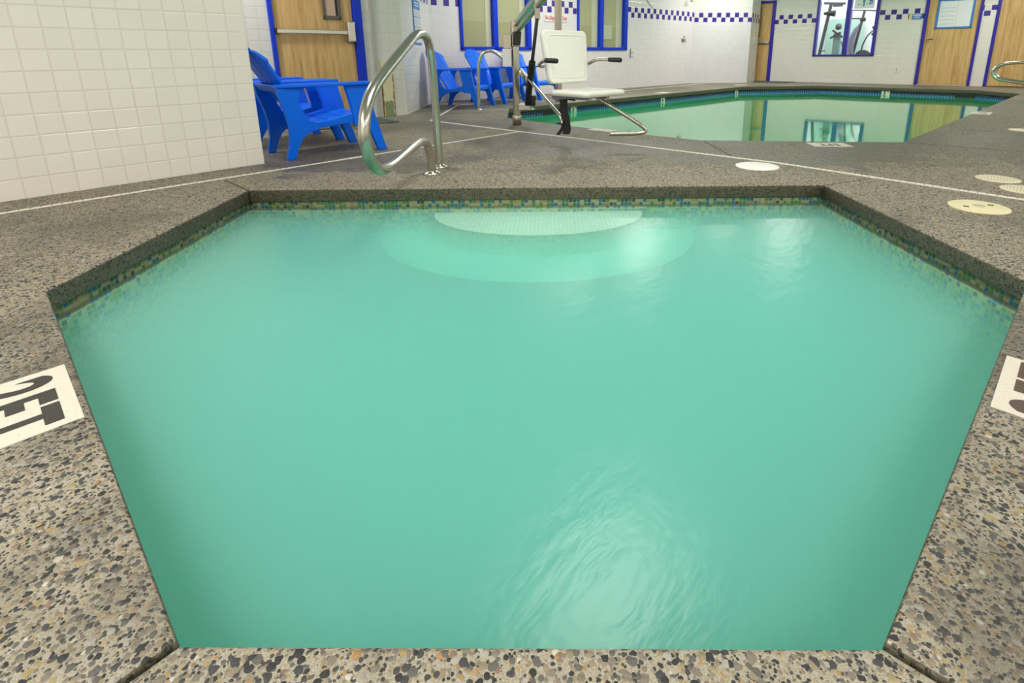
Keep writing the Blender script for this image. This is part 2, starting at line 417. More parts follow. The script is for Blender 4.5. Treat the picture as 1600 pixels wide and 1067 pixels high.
MARKW = mat_painted_mark('worn_white_paint', C(.80, .76, .68)); MARKB = mat_painted_mark('worn_black_paint', C(.050, .046, .042)); MARKR = mat_painted_mark('worn_brown_paint', C(.11, .07, .055))
CEILM = plain('ceiling_white', C(.78, .77, .74), .8); WPAINT = plain('white_wall_paint', C(.80, .79, .75), .6)
GREYTRIM = plain('grey_trim', C(.46, .46, .40), .4)

# ------------------------------------------------------------------ floor: aggregate deck with both pools cut out
TUB = [(1.100, 3.324), (3.340, .802), (2.309, -.108), (.684, .024), (.073, .733), (.119, 2.364)]
POOL = [(5.49, 5.63), (12.30, 4.95), (13.72, 3.66), (13.75, .75), (13.0, .06), (5.42, .726), (4.456, 2.11), (4.44, 3.00), (4.60, 4.76)]
SL = .0035
def offset_poly(poly, d):
    # moves every edge outwards by d (poly in any winding)
    n = len(poly); area = sum(poly[i][0] * poly[(i + 1) % n][1] - poly[(i + 1) % n][0] * poly[i][1] for i in range(n)); sg = 1 if area > 0 else -1
    out = []
    for i in range(n):
        p0, p1, p2 = Vector(poly[i - 1]), Vector(poly[i]), Vector(poly[(i + 1) % n])
        a = (p1 - p0).normalized(); b = (p2 - p1).normalized()
        na = Vector((a.y, -a.x)) * sg; nb = Vector((b.y, -b.x)) * sg
        k = 1 + na.dot(nb); o = (na + nb) / k
        out.append(tuple(p1 + o * d))
    return out
def slab(name, outer, holes, z_top, thick, bevel, mat, side_mat=None):
    c = bpy.data.curves.new(name, 'CURVE'); c.dimensions = '2D'; c.fill_mode = 'BOTH'
    for poly in [outer] + holes:
        s = c.splines.new('POLY'); s.points.add(len(poly) - 1); s.use_cyclic_u = True
        for p, q in zip(s.points, poly): p.co = (q[0], q[1], 0, 1)
    c.extrude = thick / 2 - bevel; c.bevel_depth = bevel; c.bevel_resolution = 3; c.offset = -bevel
    t = bpy.data.objects.new(name + '_tmp', c); COL.objects.link(t)
    me = bpy.data.meshes.new_from_object(t.evaluated_get(bpy.context.evaluated_depsgraph_get())); bpy.data.objects.remove(t)
    for v in me.vertices: v.co.z += z_top - thick / 2
    me.materials.clear(); me.materials.append(mat)
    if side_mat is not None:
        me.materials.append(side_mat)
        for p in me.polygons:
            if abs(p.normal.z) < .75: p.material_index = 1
    o = bpy.data.objects.new(name, me); COL.objects.link(o); return o
def slit(p, q):
    p = Vector(p); q = Vector(q); d = (q - p).normalized(); n = Vector((-d.y, d.x)) * SL
    return [tuple(p + n), tuple(q + n), tuple(q - n), tuple(p - n)]
def slit_corner(corner, end, prev_first):
    a = slit(corner, end)
    return a if prev_first else a[::-1]
# expansion joints run out of the tub corners: they are part of the hole outline
tub_cut = []
joints = {0: (1.109, 3.74), 1: (3.78, .60), 3: (.690, -.42), 4: (-.42, .729)}
for i, p in enumerate(TUB):
    if i in joints:
        a = slit(p, joints[i]); q = Vector(TUB[i - 1])
        if (Vector(a[0]) - q).length > (Vector(a[3]) - q).length: a = a[::-1]
        tub_cut += a
    else: tub_cut.append(p)
pool_cut = []
pj = {5: (5.458, -.9), 6: (3.90, 1.60)}
for i, p in enumerate(POOL):
    if i in pj:
        a = slit(p, pj[i]); q = Vector(POOL[i - 1])
        if (Vector(a[0]) - q).length > (Vector(a[3]) - q).length: a = a[::-1]
        pool_cut += a
    else: pool_cut.append(p)
OUT = [(-3.2, -4.2), (15.6, -4.2), (15.6, 8.2), (-3.2, 8.2)]
COP = .078
floor = slab('floor', OUT, [tub_cut, pool_cut], 0, COP, .011, DECK, DECK_WET_SHADED)
tag(floor, 'grey pebbled exposed aggregate deck around the two pools', 'floor', kind='structure')
TUBW = offset_poly(TUB, .016); POOLW = offset_poly(POOL, .018)
bed = slab('floor_bed', OUT, [TUBW, POOLW], -COP - .001, .05, .0, plain('concrete_bed', C(.10, .09, .07), .9))
tag(bed, 'dark concrete bed seen down the joints of the pebbled deck', 'floor', kind='structure')

def shell(name, inner, depth, z0, mat, floor_mat, label, cat, thick=.12):
    # basin: walls with UV in metres (u along the wall, v below the coping), floor and an outer skin
    n = len(inner); outer = offset_poly(inner, thick)
    vs = [(x, y, z0) for x, y in inner] + [(x, y, z0 - depth) for x, y in inner] + [(x, y, z0) for x, y in outer] + [(x, y, z0 - depth - .1) for x, y in outer]
    fs = []
    for i in range(n):
        j = (i + 1) % n
        fs += [(i, j, n + j, n + i), (2 * n + i, 2 * n + j, j, i), (3 * n + i, 3 * n + j, 2 * n + j, 2 * n + i)]
    fs += [list(range(n, 2 * n)), list(range(3 * n, 4 * n))]
    me = bpy.data.meshes.new(name); me.from_pydata(vs, [], fs)
    uv = me.uv_layers.new(name='uv'); run = 0.0
    for i in range(n):
        j = (i + 1) % n; L = (Vector(inner[j]) - Vector(inner[i])).length
        for li, q in zip(me.polygons[3 * i].loop_indices, [(run, 0), (run + L, 0), (run + L, depth), (run, depth)]): uv.data[li].uv = q
        run += L
    me.materials.append(mat); me.materials.append(floor_mat)
    me.polygons[3 * n].material_index = 1
    for li in me.polygons[3 * n].loop_indices:
        uv.data[li].uv = vs[me.loops[li].vertex_index][:2]
    bm = bmesh.new(); bm.from_mesh(me); bmesh.ops.recalc_face_normals(bm, faces=bm.faces); bm.to_mesh(me); bm.free()
    o = bpy.data.objects.new(name, me); COL.objects.link(o)
    return tag(o, label, cat, kind='structure')

SPA_STOPS = [(0, C(.58, .52, .28)), (.24, C(.12, .34, .08)), (.48, C(.48, .48, .24)), (.60, C(.02, .27, .40)), (.80, C(.05, .13, .17)), (.90, C(.45, .36, .20))]
MOS = mat_mosaic('spa_mosaic', .022, SPA_STOPS, C(.52, .50, .30), sv=.0195)
MOSW = mat_mosaic('pale_step_mosaic', .022, [(0, C(.78, .80, .66)), (.4, C(.70, .76, .60)), (.7, C(.82, .82, .72))], C(.55, .58, .45))
spa = shell('spa_basin', TUBW, 1.0, -COP, MOS, MOSW, 'six sided spa basin lined with small green and cream mosaic tiles', 'spa')
# two half round steps against the far wall
e0, e1 = Vector(TUBW[0]), Vector(TUBW[1]); ed = (e1 - e0).normalized(); en = Vector((ed.y, -ed.x))
if en.dot(Vector((1.3, 1.2)) - e0) < 0: en = -en
def half_step(name, c, rx, ry, z_top, parent, mat_top, mat_side, depth):
    N = 48; vs = []; ring = []
    for k in range(N + 1):
        a = pi * k / N; p = c + ed * (-rx * cos(a)) + en * (ry * sin(a)); ring.append(p)
    n = len(ring)
    vs = [(p.x, p.y, z_top) for p in ring] + [(p.x, p.y, z_top - depth) for p in ring]
    fs = [list(range(n))] + [(i, (i + 1) % n, n + (i + 1) % n, n + i) for i in range(n)]
    me = bpy.data.meshes.new(name); me.from_pydata(vs, [], fs); uv = me.uv_layers.new(name='uv')
    for li in me.polygons[0].loop_indices:
        v = Vector(vs[me.loops[li].vertex_index][:2]); uv.data[li].uv = ((v - e0).dot(ed), (v - e0).dot(en))
    s = 0
    for i in range(n):
        L = (ring[(i + 1) % n] - ring[i]).length
        for li, q in zip(me.polygons[1 + i].loop_indices, [(s, 0), (s + L, 0), (s + L, depth), (s, depth)]): uv.data[li].uv = q
        s += L
    me.materials.append(mat_top); me.materials.append(mat_side)
    for p in me.polygons[1:]: p.material_index = 1
    bm = bmesh.new(); bm.from_mesh(me); bmesh.ops.recalc_face_normals(bm, faces=bm.faces); bm.to_mesh(me); bm.free()
    o = bpy.data.objects.new(name, me); COL.objects.link(o); o.parent = parent; return o
sc_ = Vector((2.205, 2.04)); sc_ = e0 + ed * (sc_ - e0).dot(ed)
MOSR = mat_mosaic('step_riser_mosaic', .022, [(0, C(.30, .45, .30)), (.5, C(.20, .40, .30)), (.75, C(.42, .50, .34))], C(.5, .52, .38))
half_step('step', sc_, .615, .43, -.152, spa, MOSW, MOSR, .12)
half_step('step', sc_, .92, .76, -.268, spa, MOSW, MOSR, .25)
# bench round the other walls
bench_in = offset_poly(TUBW, -.38)
bv = [(x, y, -.66) for x, y in TUBW] + [(x, y, -.66) for x, y in bench_in] + [(x, y, -1.07) for x, y in bench_in]
n6 = 6
bf = [(i, (i + 1) % n6, n6 + (i + 1) % n6, n6 + i) for i in range(n6)] + [(n6 + i, n6 + (i + 1) % n6, 2 * n6 + (i + 1) % n6, 2 * n6 + i) for i in range(n6)]
mbb = MB(); mbb.add(bv, bf); bench = mbb.build('bench', plain('bench_plaster', C(.72, .76, .66), .5), spa)

WZ = -.112
spaw = MB(); spaw.prism(offset_poly(TUBW, .02), -1.06, WZ, 'xy')
sw = spaw.build('spa_water', mat_spawater('milky_spa_water'))
tag(sw, 'cloudy turquoise water filling the six sided spa in front', 'water', kind='stuff')

PTILE = mat_pooltile('pool_waterline_tile')
pool = shell('pool_basin', POOLW, 1.5, -COP, PTILE, plain('pool_plaster', C(.55, .70, .58), .5), 'large pool basin with blue waterline tiles under the far coping', 'pool')
PWZ = -.162
pw = MB(); pv = [(x, y, PWZ) for x, y in offset_poly(POOLW, .02)] + [(x, y, PWZ - .04) for x, y in offset_poly(POOLW, .02)]
pw.prism(offset_poly(POOLW, .02), PWZ - .04, PWZ, 'xy')
pwo = pw.build('pool_water', mat_poolwater('green_pool_water'))
tag(pwo, 'still green water of the large pool mirroring the far walls', 'water', kind='stuff')

# ------------------------------------------------------------------ walls
def wall(name, a, yaw, length, mat, label, height=CEIL, thick=.14, openings=()):
    mb = MB(); xs = 0.0
    for (x0, x1, z0, z1) in sorted(openings):
        if x0 > xs: mb.box(xs, x0, 0, thick, 0, height)
        if z0 > 0: mb.box(x0, x1, 0, thick, 0, z0)
        if z1 < height: mb.box(x0, x1, 0, thick, z1, height)
        xs = x1
    if xs < length: mb.box(xs, length, 0, thick, 0, height)
    o = mb.build(name, mat, None, loc=(a[0], a[1], 0), rz=yaw)
    return tag(o, label, 'wall', kind='structure')
class Plane:
    def __init__(self, a, b):
        self.a = Vector(a); self.yaw = math.atan2(b[1] - a[1], b[0] - a[0]); self.L = math.hypot(b[0] - a[0], b[1] - a[1]); self.d = Vector((cos(self.yaw), sin(self.yaw)))
    def s(self, x, y): return (Vector((x, y)) - self.a).dot(self.d)
    def sx(self, x): return (x - self.a.x) / self.d.x
    def sy(self, y): return (y - self.a.y) / self.d.y
    def root(self, name, s, z=0.0, off=0.0, **kw):
        p = self.a + self.d * s + Vector((sin(self.yaw), -cos(self.yaw))) * off
        return empty(name, (p.x, p.y, z), self.yaw, **kw)
W1 = Plane((-2.6, 4.09), (1.487, 4.09)); WD = Plane((.9, 6.335), (4.05, 6.066)); WG = Plane((4.05, 6.066), (5.46, 7.38))
W2 = Plane((5.46, 7.381), (13.0, 6.60)); WS = Plane((12.99, 6.60), (14.05, 5.52)); WR = Plane((14.05, 5.52), (14.80, 5.60)); W3 = Plane((15.02, 6.75), (15.35, -2.0))
TW = C(.81, .77, .715)
wall('wall_left', W1.a, W1.yaw, W1.L, mat_tile('white_square_tile', phase=W1.L, base=TW, grout=C(.70, .665, .57)), 'white square tiled wall at the left of the spa')
wall('wall_entry', WD.a, WD.yaw, WD.L, mat_tile('entry_wall_tile', base=C(.74, .74, .69), grout=C(.66, .655, .60)), 'white tiled wall holding the entry door behind the blue chairs', openings=[(WD.sx(2.51), WD.sx(3.52), 0, 2.06)])
wall('wall_corner', WG.a, WG.yaw, WG.L, mat_tile('corner_wall_tile', base=C(.78, .77, .73), grout=C(.72, .70, .65), band=1.535, bphase=.05), 'narrow slanting tiled wall with the blue notice sign')
WIN1 = (W2.sx(6.035), W2.sx(7.595)); WIN2 = (W2.sx(8.833), W2.sx(10.397))
wall('wall_back', W2.a, W2.yaw, W2.L, mat_tile('back_wall_tile', base=C(.79, .745, .765), grout=C(.735, .69, .71), band=1.533, bphase=W2.s(10.425, 6.864), paint_from=1.98), 'long white tiled wall with windows and a checker band', openings=[(WIN1[0], WIN1[1], .845, 2.2), (WIN2[0], WIN2[1], .845, 2.2)])
wall('wall_shower', WS.a, WS.yaw, WS.L, mat_tile('shower_wall_tile', base=C(.74, .72, .75), grout=C(.70, .68, .70), band=1.514, bphase=WS.s(13.194, 6.271), paint_from=1.87), 'slanting tiled wall of the shower corner')
wall('wall_return', WR.a, WR.yaw, WR.L, mat_tile('return_wall_tile', base=C(.82, .79, .74), grout=C(.74, .71, .66), band=1.505, bphase=.06, paint_from=1.98), 'short tiled wall beside the narrow door', thick=.1)
D2 = (W3.sy(6.27), W3.sy(5.285)); WIN3 = (W3.sy(4.27), W3.sy(2.905)); D3 = (W3.sy(1.99), W3.sy(.965)); D4 = (W3.sy(.72), W3.sy(-.30))
wall('wall_right', W3.a, W3.yaw, W3.L, mat_tile('far_wall_tile', base=C(.82, .79, .74), grout=C(.785, .755, .70), band=1.483, bphase=W3.s(15.08, 4.959), paint_from=1.84), 'far tiled wall with the gym window and two wooden doors', openings=[(D2[0], D2[1], 0, 2.08), (WIN3[0], WIN3[1], .665, 2.15), (D3[0], D3[1], 0, 2.08), (D4[0], D4[1], 0, 2.08)])
# the rest of the hall behind the photographer
def slabbox(name, b, mat, label, cat):
    mb = MB(); mb.box(*b); return tag(mb.build(name, mat), label, cat, kind='structure')
slabbox('wall_rear', (-3.0, -2.86, -4, 7.9, 0, CEIL), WPAINT, 'white wall behind the viewpoint', 'wall')
slabbox('wall_front', (-3.0, 15.5, -4.14, -4, 0, CEIL), WPAINT, 'white wall far to the right of the spa', 'wall')
slabbox('wall_alcove', (.76, .9, 4.23, 6.33, 0, CEIL), WPAINT, 'white end wall of the chair alcove', 'wall')
slabbox('ceiling', (-3.0, 15.5, -4, 8.0, CEIL, CEIL + .1), CEILM, 'white ceiling above the pool hall', 'ceiling')
# grey corner trim on the entry wall
t1 = MB(); t1.box(-.025, .025, -.03, .01, 0, CEIL)
o = t1.build('trim_1', GREYTRIM, None, .008, loc=tuple(WD.a + WD.d * WD.sx(3.66)) + (0,), rz=WD.yaw); tag(o, 'grey vertical trim strip right of the entry door', 'trim', kind='structure')

# ------------------------------------------------------------------ doors
def door(name, P, s0, s1, mat, label, jamb=.055, jamb_r=None, top=2.06, paint=PAINT):
    jr = jamb_r or jamb
    r = P.root(name, s0, label=label, cat='door', kind='structure'); W = s1 - s0
    f = MB(); f.box(0, jamb, -.035, .10, 0, top); f.box(W - jr, W, -.035, .10, 0, top); f.box(0, W, -.035, .10, top - .06, top)
    f.build('frame', paint, r, .006)
    lf = MB(); lf.box(jamb + .003, W - jr - .003, .012, .055, .012, top - .062); lf.build('leaf', mat, r, .003)
    return r, W
d1, dW = door('door_1', WD, WD.sx(2.497), WD.sx(3.532), WOOD[0], 'light wooden entry door with a push bar, behind the pair of blue chairs', .045, .10)
def on(P, s0, x): return P.sx(x) - s0
s0 = WD.sx(2.497)
pb = MB(); pb.box(.045, .835, -.052, -.018, 1.0, 1.045); pb.box(.05, .08, -.03, .015, 1.005, 1.04)
bar_ = pb.build('push_bar', ALU, d1, .006)
k = MB(); k.box(.035, .06, -.056, -.01, .995, 1.05); k.build('end_cap', BLACK, bar_, .004)
k = MB(); k.box(.835, .925, -.07, .012, .915, 1.145); k.build('latch_box', ALU, bar_, .012)
vf = MB(); vf.box(.59, .80, -.008, .0125, 1.165, 1.205); vf.box(.59, .625, -.008, .0125, 1.165, 1.92); vf.box(.765, .80, -.008, .0125, 1.165, 1.92); vf.box(.59, .80, -.008, .0125, 1.885, 1.92)
vo = vf.build('vision_frame', plain('bronze_frame', C(.14, .12, .09), .4), d1, .003)
g = MB(); g.box(.625, .765, .002, .0118, 1.205, 1.885); g.build('pane', plain('lit_corridor_glass', C(.62, .42, .32), .15), vo)
g = MB(); g.box(.738, .764, -.001, .002, 1.206, 1.884); g.build('pane_edge', BLACK, vo)

d2, _ = door('door_2', W3, D2[0] , D2[1], WOOD[1], 'narrow view of a wooden door with a push bar beside the shower corner', .05, .09, 2.09, PURPLE)
k = MB(); k.box(.09, .89, -.06, -.02, 1.0, 1.06); k.box(.84, .89, -.03, .015, 1.01, 1.05); k.build('push_bar', ALU, d2, .006)
ss = W3.sy(5.80) - D2[0]
k = MB(); k.box(ss, ss + .15, -.006, .013, 1.18, 1.93); vo = k.build('vision_frame', plain('olive_frame', C(.22, .20, .10), .4), d2, .003)
k = MB(); k.box(ss + .03, ss + .125, -.009, -.005, 1.21, 1.90); k.build('pane', plain('dim_pane', C(.55, .42, .22), .15), vo)

d3, w3 = door('door_3', W3, W3.sy(1.997), W3.sy(.957), WOOD[2], 'wooden door with a framed white notice and a lever handle', .065, .055, 2.08, PURPLE)
k = MB(); k.tube([(.135, .015, 1.03), (.135, -.05, 1.03), (.16, -.055, 1.03), (.235, -.055, 1.025)], .011, 10, round_=2); k.build('lever_handle', DGREY, d3)
M_ = Matrix.Translation((.135, .014, 1.03)) @ Matrix.Rotation(pi / 2, 4, 'X')
k = MB(); k.lathe([(.03, 0), (.03, .008), (.02, .014)], 20, M_); k.build('handle_rose', ALU, d3)
th = MB(); th.box(.06, .985, -.10, .08, .0, .014); th.build('threshold', ALU, d3, .004)
d4, w4 = door('door_4', W3, W3.sy(.727), W3.sy(-.29), WOOD[3], 'wooden door at the far right edge behind the pool rails', .06, .055, 2.08, PURPLE)
k = MB(); k.box(.06, .96, .0, .05, .0, .012); k.build('sweep', BLACK, d4)

# ------------------------------------------------------------------ windows of the back wall
def window(name, P, s0, s1, zb, zt, m0, m1, fl, fr_, fb, label, paint=PAINT, depth=.06):
    r = P.root(name, s0, label=label, cat='window', kind='structure'); W = s1 - s0
    f = MB(); f.box(0, W, -.03, depth, zb, zb + fb); f.box(0, W, -.03, depth, zt - .06, zt)
    f.box(0, fl, -.03, depth, zb, zt); f.box(W - fr_, W, -.03, depth, zb, zt); f.box(m0 - s0, m1 - s0, -.03, depth, zb, zt)
    f.build('frame', paint, r, .006)
    panes = [(fl, m0 - s0), (m1 - s0, W - fr_)]
    for a, b in panes:
        g = MB(); g.box(a - .005, b + .005, .018, .024, zb + fb - .005, zt - .055); g.build('pane', GLASS, r)
    return r, panes
S0 = W2.sx(6.03)
wn1, pn = window('window_1', W2, S0, W2.sx(7.599), .838, 2.2, W2.sx(6.72), W2.sx(6.82), .055, .10, .058, 'blue framed window with beige panels standing in for the room inside, behind the blue chairs')
def room_panels(r, pn, zb, zt, frac):  # added beige panels stand in for the room wall behind the glass
    for a, b in pn:
        c = a + (b - a) * frac
        k = MB(); k.box(a, c, .06, .075, zb + .42, zt); k.build('room_panel', BEIGE, r)
        k = MB(); k.box(a, c, .045, .06, zb, zb + .43); k.build('lower_room_panel', BEIGE2, r)
        k = MB(); k.box(c - .002, b + .01, .05, .13, zb - .01, zt); k.build('jamb', CREAMJ, r)
room_panels(wn1, pn, .895, 2.15, .82)
S0b = W2.sx(8.828)
wn2, pn2 = window('window_2', W2, S0b, W2.sx(10.401), .833, 2.2, W2.sx(9.494), W2.sx(9.61), .05, .115, .062, 'blue framed window with beige panels standing in for the room inside, behind the lift seat')
room_panels(wn2, pn2, .895, 2.15, .70)
k = MB(); k.box(W2.sx(9.66) - S0b, W2.sx(9.93) - S0b, .030, .040, 1.06, 1.36); k.build('paper_sheet', plain('paper_sheet', C(.68, .66, .50), .6), wn2)

# gym window and the bright room behind it
S3 = W3.sy(4.275)
wn3, pn3 = window('window_3', W3, S3, W3.sy(2.897), .655, 2.15, W3.sy(3.605), W3.sy(3.50), .055, .075, .045, 'blue framed window looking into the bright gym', PURPLE, .14)
GX0, GX1, GY0, GY1 = 15.30, 18.1, 1.9, 5.5
mb = MB(); mb.box(GX1, GX1 + .1, GY0, GY1, 0, CEIL); mb.box(GX0, GX1, GY0 - .1, GY0, 0, CEIL); mb.box(GX0, GX1, GY1, GY1 + .1, 0, CEIL); mb.box(GX0, GX1 + .1, GY0, GY1, CEIL - .1, CEIL)
tag(mb.build('wall_gym', plain('gym_white', C(.86, .87, .88), .6)), 'bright white walls of the gym behind the far window', 'wall', kind='structure')
mb = MB(); mb.box(GX0, GX1, GY0, GY1, -.001, .006); tag(mb.build('floor_gym', plain('gym_floor', C(.35, .36, .36), .6)), 'grey gym floor behind the far window', 'floor', kind='structure')
gl = bpy.data.lights.new('gym_lamp', 'AREA'); gl.shape = 'RECTANGLE'; gl.size = 2.2; gl.size_y = 3.0; gl.energy = 85; gl.color = (.95, 1, 1)
glo = bpy.data.objects.new('gym_lamp', gl); COL.objects.link(glo); glo.location = (16.7, 3.6, CEIL - .12); tag(glo, 'ceiling lamp of the gym', 'lamp')

# ------------------------------------------------------------------ ceiling lights
lp = None
lme = bpy.data.lights.new('lamp', 'AREA'); lme.shape = 'RECTANGLE'; lme.size = 1.15; lme.size_y = .55; lme.energy = LIGHT_W; lme.color = (1.0, .965, .90)
for i, (x, y) in enumerate(LIGHTS):
    r = empty('ceiling_light', (x, y, CEIL), 0, 'unseen flat white ceiling light panel above the pool hall', 'light', 'ceiling light panels')
    k = MB(); k.box(-.62, .62, -.32, .32, -.03, -.005)
    if lp is None: lp = k.build('housing', WHITE, r, .006)
    else:
        c = lp.copy(); COL.objects.link(c); c.parent = r
    lo = bpy.data.objects.new('lamp', lme); COL.objects.link(lo); lo.parent = r; lo.location = (0, 0, -.034)

# ------------------------------------------------------------------ adirondack chairs
def make_chair(label):
    r = empty('adirondack_chair', label=label, cat='chair', group='blue resin chairs')
    # backrest: five fanned slats with rounded tops, on two cross rails
    b0 = Vector((-.165, 0, .215)); d = Vector((-.53, 0, .848)).normalized(); nrm = Vector((d.z, 0, -d.x))
    mb = MB(); LM = .745
    for i in range(5):
        yb = (i - 2) * .074; yt = (i - 2) * .106; hw0, hw1 = .0335, .049
        left = []; right = []
        for l in (0, .2, .4, .56):
            yc = yb + (yt - yb) * l / LM; hw = hw0 + (hw1 - hw0) * l / LM
            left.append((l, yc - hw)); right.append((l, yc + hw))
        arc = []
        for q in range(7):                                    # the slat tops share one rounded outline
            y = yt - hw1 + 2 * hw1 * q / 6; e = (2 * q / 6 - 1)
            arc.append((LM - 2.3 * y * y - .012 * e ** 4, y))
        pts = left + arc + right[::-1]
        vs = []
        for off in (0, .022):
            for l, y in pts:
                p = b0 + d * l + nrm * (off + .55 * y * y); vs.append((p.x, y, p.z))
        n = len(pts)
        mb.add(vs, [list(range(n))[::-1], list(range(n, 2 * n))] + [(q, (q + 1) % n, n + (q + 1) % n, n + q) for q in range(n)])
    for l, hw in ((.05, .19), (.38, .25)):
        p = b0 + d * l - nrm * .018
        mb.bar((p.x, -hw, p.z), (p.x, hw, p.z), .06, .018, upv=nrm)
    mb.build('backrest', BLUE, r, .005)
    # seat: five cross slats on a rolled profile
    mb = MB(); prof = [(-.20, .228), (-.10, .247), (0, .268), (.10, .292), (.19, .314), (.262, .318)]
    for i in range(5):
        (x0, z0), (x1, z1) = prof[i], prof[i + 1]; g = .004
        dx, dz = x1 - x0, z1 - z0; L = math.hypot(dx, dz); ux, uz = dx / L, dz / L
        hw0 = .225 + .01 * i
        vs = [(x0 + ux * g, -hw0, z0 + uz * g), (x1 - ux * g, -hw0 - .01, z1 - uz * g), (x1 - ux * g, hw0 + .01, z1 - uz * g), (x0 + ux * g, hw0, z0 + uz * g)]
        vs += [(x + uz * .02, y, z - ux * .02) for x, y, z in vs]
        mb.add(vs, [(0, 1, 2, 3), (7, 6, 5, 4), (0, 4, 5, 1), (1, 5, 6, 2), (2, 6, 7, 3), (3, 7, 4, 0)])
    mb.prism([(.245, .318), (.285, .31), (.300, .285), (.298, .245), (.285, .235), (.272, .28)], -.262, .262)
    mb.prism([(-.205, .228), (.255, .292), (.255, .268), (-.205, .205)], -.012, .012)
    mb.build('seat', BLUE, r, .004)
    for sgn in (-1, 1):
        # side frame: hind leg, arch, seat rail and the rise to the arm in one moulded piece
        poly = [(-.375, 0), (-.315, 0), (-.285, .09), (-.245, .155), (-.19, .195), (-.10, .222), (.02, .236), (.14, .245), (.25, .248), (.285, .262), (.285, .325), (.20, .335), (.06, .302), (-.06, .276), (-.135, .268), (-.185, .285), (-.225, .33), (-.25, .39), (-.255, .45), (-.235, .50), (-.19, .535), (-.40, .535), (-.395, .48), (-.36, .36), (-.34, .25), (-.345, .13)]
        mb = MB(); y0 = .215 * sgn
        n = len(poly); vs = []
        for k_ in (0, 1):
            for x, z in poly:
                lean = .035 * (z / .53) + .055 * max(0, min(1, (x + .1) / .4)) + (.02 if z < .1 else 0) * 0
                vs.append((x, sgn * (.205 + lean + k_ * .04), z))
        mb.add(vs, [list(range(n))[::-1], list(range(n, 2 * n))] + [(q, (q + 1) % n, n + (q + 1) % n, n + q) for q in range(n)])
        mb.build('rear_leg', BLUE, r, .006)
        # front leg: broad panel under the arm tapering into a raked foot
        poly = [(.085, .538), (.262, .538), (.285, .43), (.315, .29), (.395, 0), (.325, 0), (.245, .215), (.135, .225), (.125, .36)]
        n = len(poly); vs = []
        for k_ in (0, 1):
            for x, z in poly:
                vs.append((x, sgn * (.262 + .012 * z + k_ * (.045)), z))
        mb = MB(); mb.add(vs, [list(range(n))[::-1], list(range(n, 2 * n))] + [(q, (q + 1) % n, n + (q + 1) % n, n + q) for q in range(n)])
        mb.build('front_leg', BLUE, r, .006)
        # flat arm
        pl = [(-.41, .235), (-.30, .23), (-.10, .25), (.12, .245), (.25, .25), (.285, .275), (.285, .325), (.25, .345), (.10, .345), (-.15, .325), (-.33, .30), (-.41, .285)]
        mb = MB(); n = len(pl)
        vs = [(x, sgn * y, .535 + .004 * x) for x, y in pl] + [(x, sgn * y, .562 + .004 * x) for x, y in pl]
        mb.add(vs, [list(range(n))[::-1], list(range(n, 2 * n))] + [(q, (q + 1) % n, n + (q + 1) % n, n + q) for q in range(n)])
        mb.build('armrest', BLUE, r, .008, 3)
    return r
ch = make_chair('blue resin adirondack chair nearest the camera, beside the end of the left tiled wall')
def put(o, x, y, deg): o.location = (x, y, 0); o.rotation_euler = (0, 0, R(deg))
put(ch, 2.035, 4.265, -5)
for x, y, a, lab in [(2.085, 5.06, -5, 'blue resin adirondack chair in the alcove, mostly hidden behind the nearer one'),
                     (5.27, 6.38, -64.4, 'blue resin adirondack chair left of the far steel handrail, below the notice sign'),
                     (6.13, 6.56, -79, 'blue resin adirondack chair behind the far steel handrail, under the left window'),
                     (7.03, 6.58, -84, 'blue resin adirondack chair half hidden behind the lift post and its black actuator')]:
    c = copy_tree(ch); c['label'] = lab; put(c, x, y, a)

# ------------------------------------------------------------------ spa handrail
RB = Vector((2.217, 2.981, 0))
r = empty('grab_rail', RB, label='large stainless steel grab rail bent over the edge of the spa', cat='handrail')
pts = [(2.217, 2.981, 0), (2.212, 2.977, .35), (2.195, 2.963, .68), (2.155, 2.93, .845), (2.06, 2.853, .885), (1.93, 2.745, .875), (1.80, 2.638, .82), (1.60, 2.475, .735), (1.42, 2.328, .655), (1.30, 2.23, .59), (1.225, 2.168, .50), (1.205, 2.152, .40), (1.235, 2.176, .295), (1.31, 2.237, .228), (1.43, 2.335, .212), (1.62, 2.49, .232), (1.80, 2.638, .25), (1.93, 2.745, .245), (2.01, 2.811, .205), (2.045, 2.839, .12), (2.054, 2.847, 0)]
k = MB(); k.tube([Vector(p) - RB for p in pts], .0265, 20, round_=3); k.build('rail', STEEL_ST, r)
for p in (pts[0], pts[-1]):
    k = MB(); k.lathe([(.058, 0), (.058, .006), (.05, .014), (.034, .02), (.029, .024)], 28, Matrix.Translation(Vector(p) - RB)); k.build('flange', STEEL, r)

# far handrail beside the pool lift
FB = Vector((5.06, 5.809, 0)); dv = Vector((.659, -.752, 0)); q_ = dv * .36
r = empty('handrail', FB, label='hooped stainless steel handrail standing before the blue chairs at the pool corner', cat='handrail')
pts = [Vector((0, 0, 0)), dv * .01 + Vector((0, 0, .35)), dv * .02 + Vector((0, 0, .62)), dv * .07 + Vector((0, 0, .775)), dv * .18 + Vector((0, 0, .822)), dv * .28 + Vector((0, 0, .785)), dv * .40 + Vector((0, 0, .68)), dv * .60 + Vector((0, 0, .50)), dv * .70 + Vector((0, 0, .40))]
# continues down to its second post set in the deck
pts += [dv * .74 + Vector((0, 0, .30)), dv * .745 + Vector((0, 0, 0))]
k = MB(); k.tube(pts, .024, 16, round_=2); k.build('rail', STEEL, r)
for p in (pts[0], pts[-1]):
    k = MB(); k.lathe([(.055, 0), (.055, .006), (.03, .018)], 24, Matrix.Translation(p)); k.build('flange', STEEL, r)

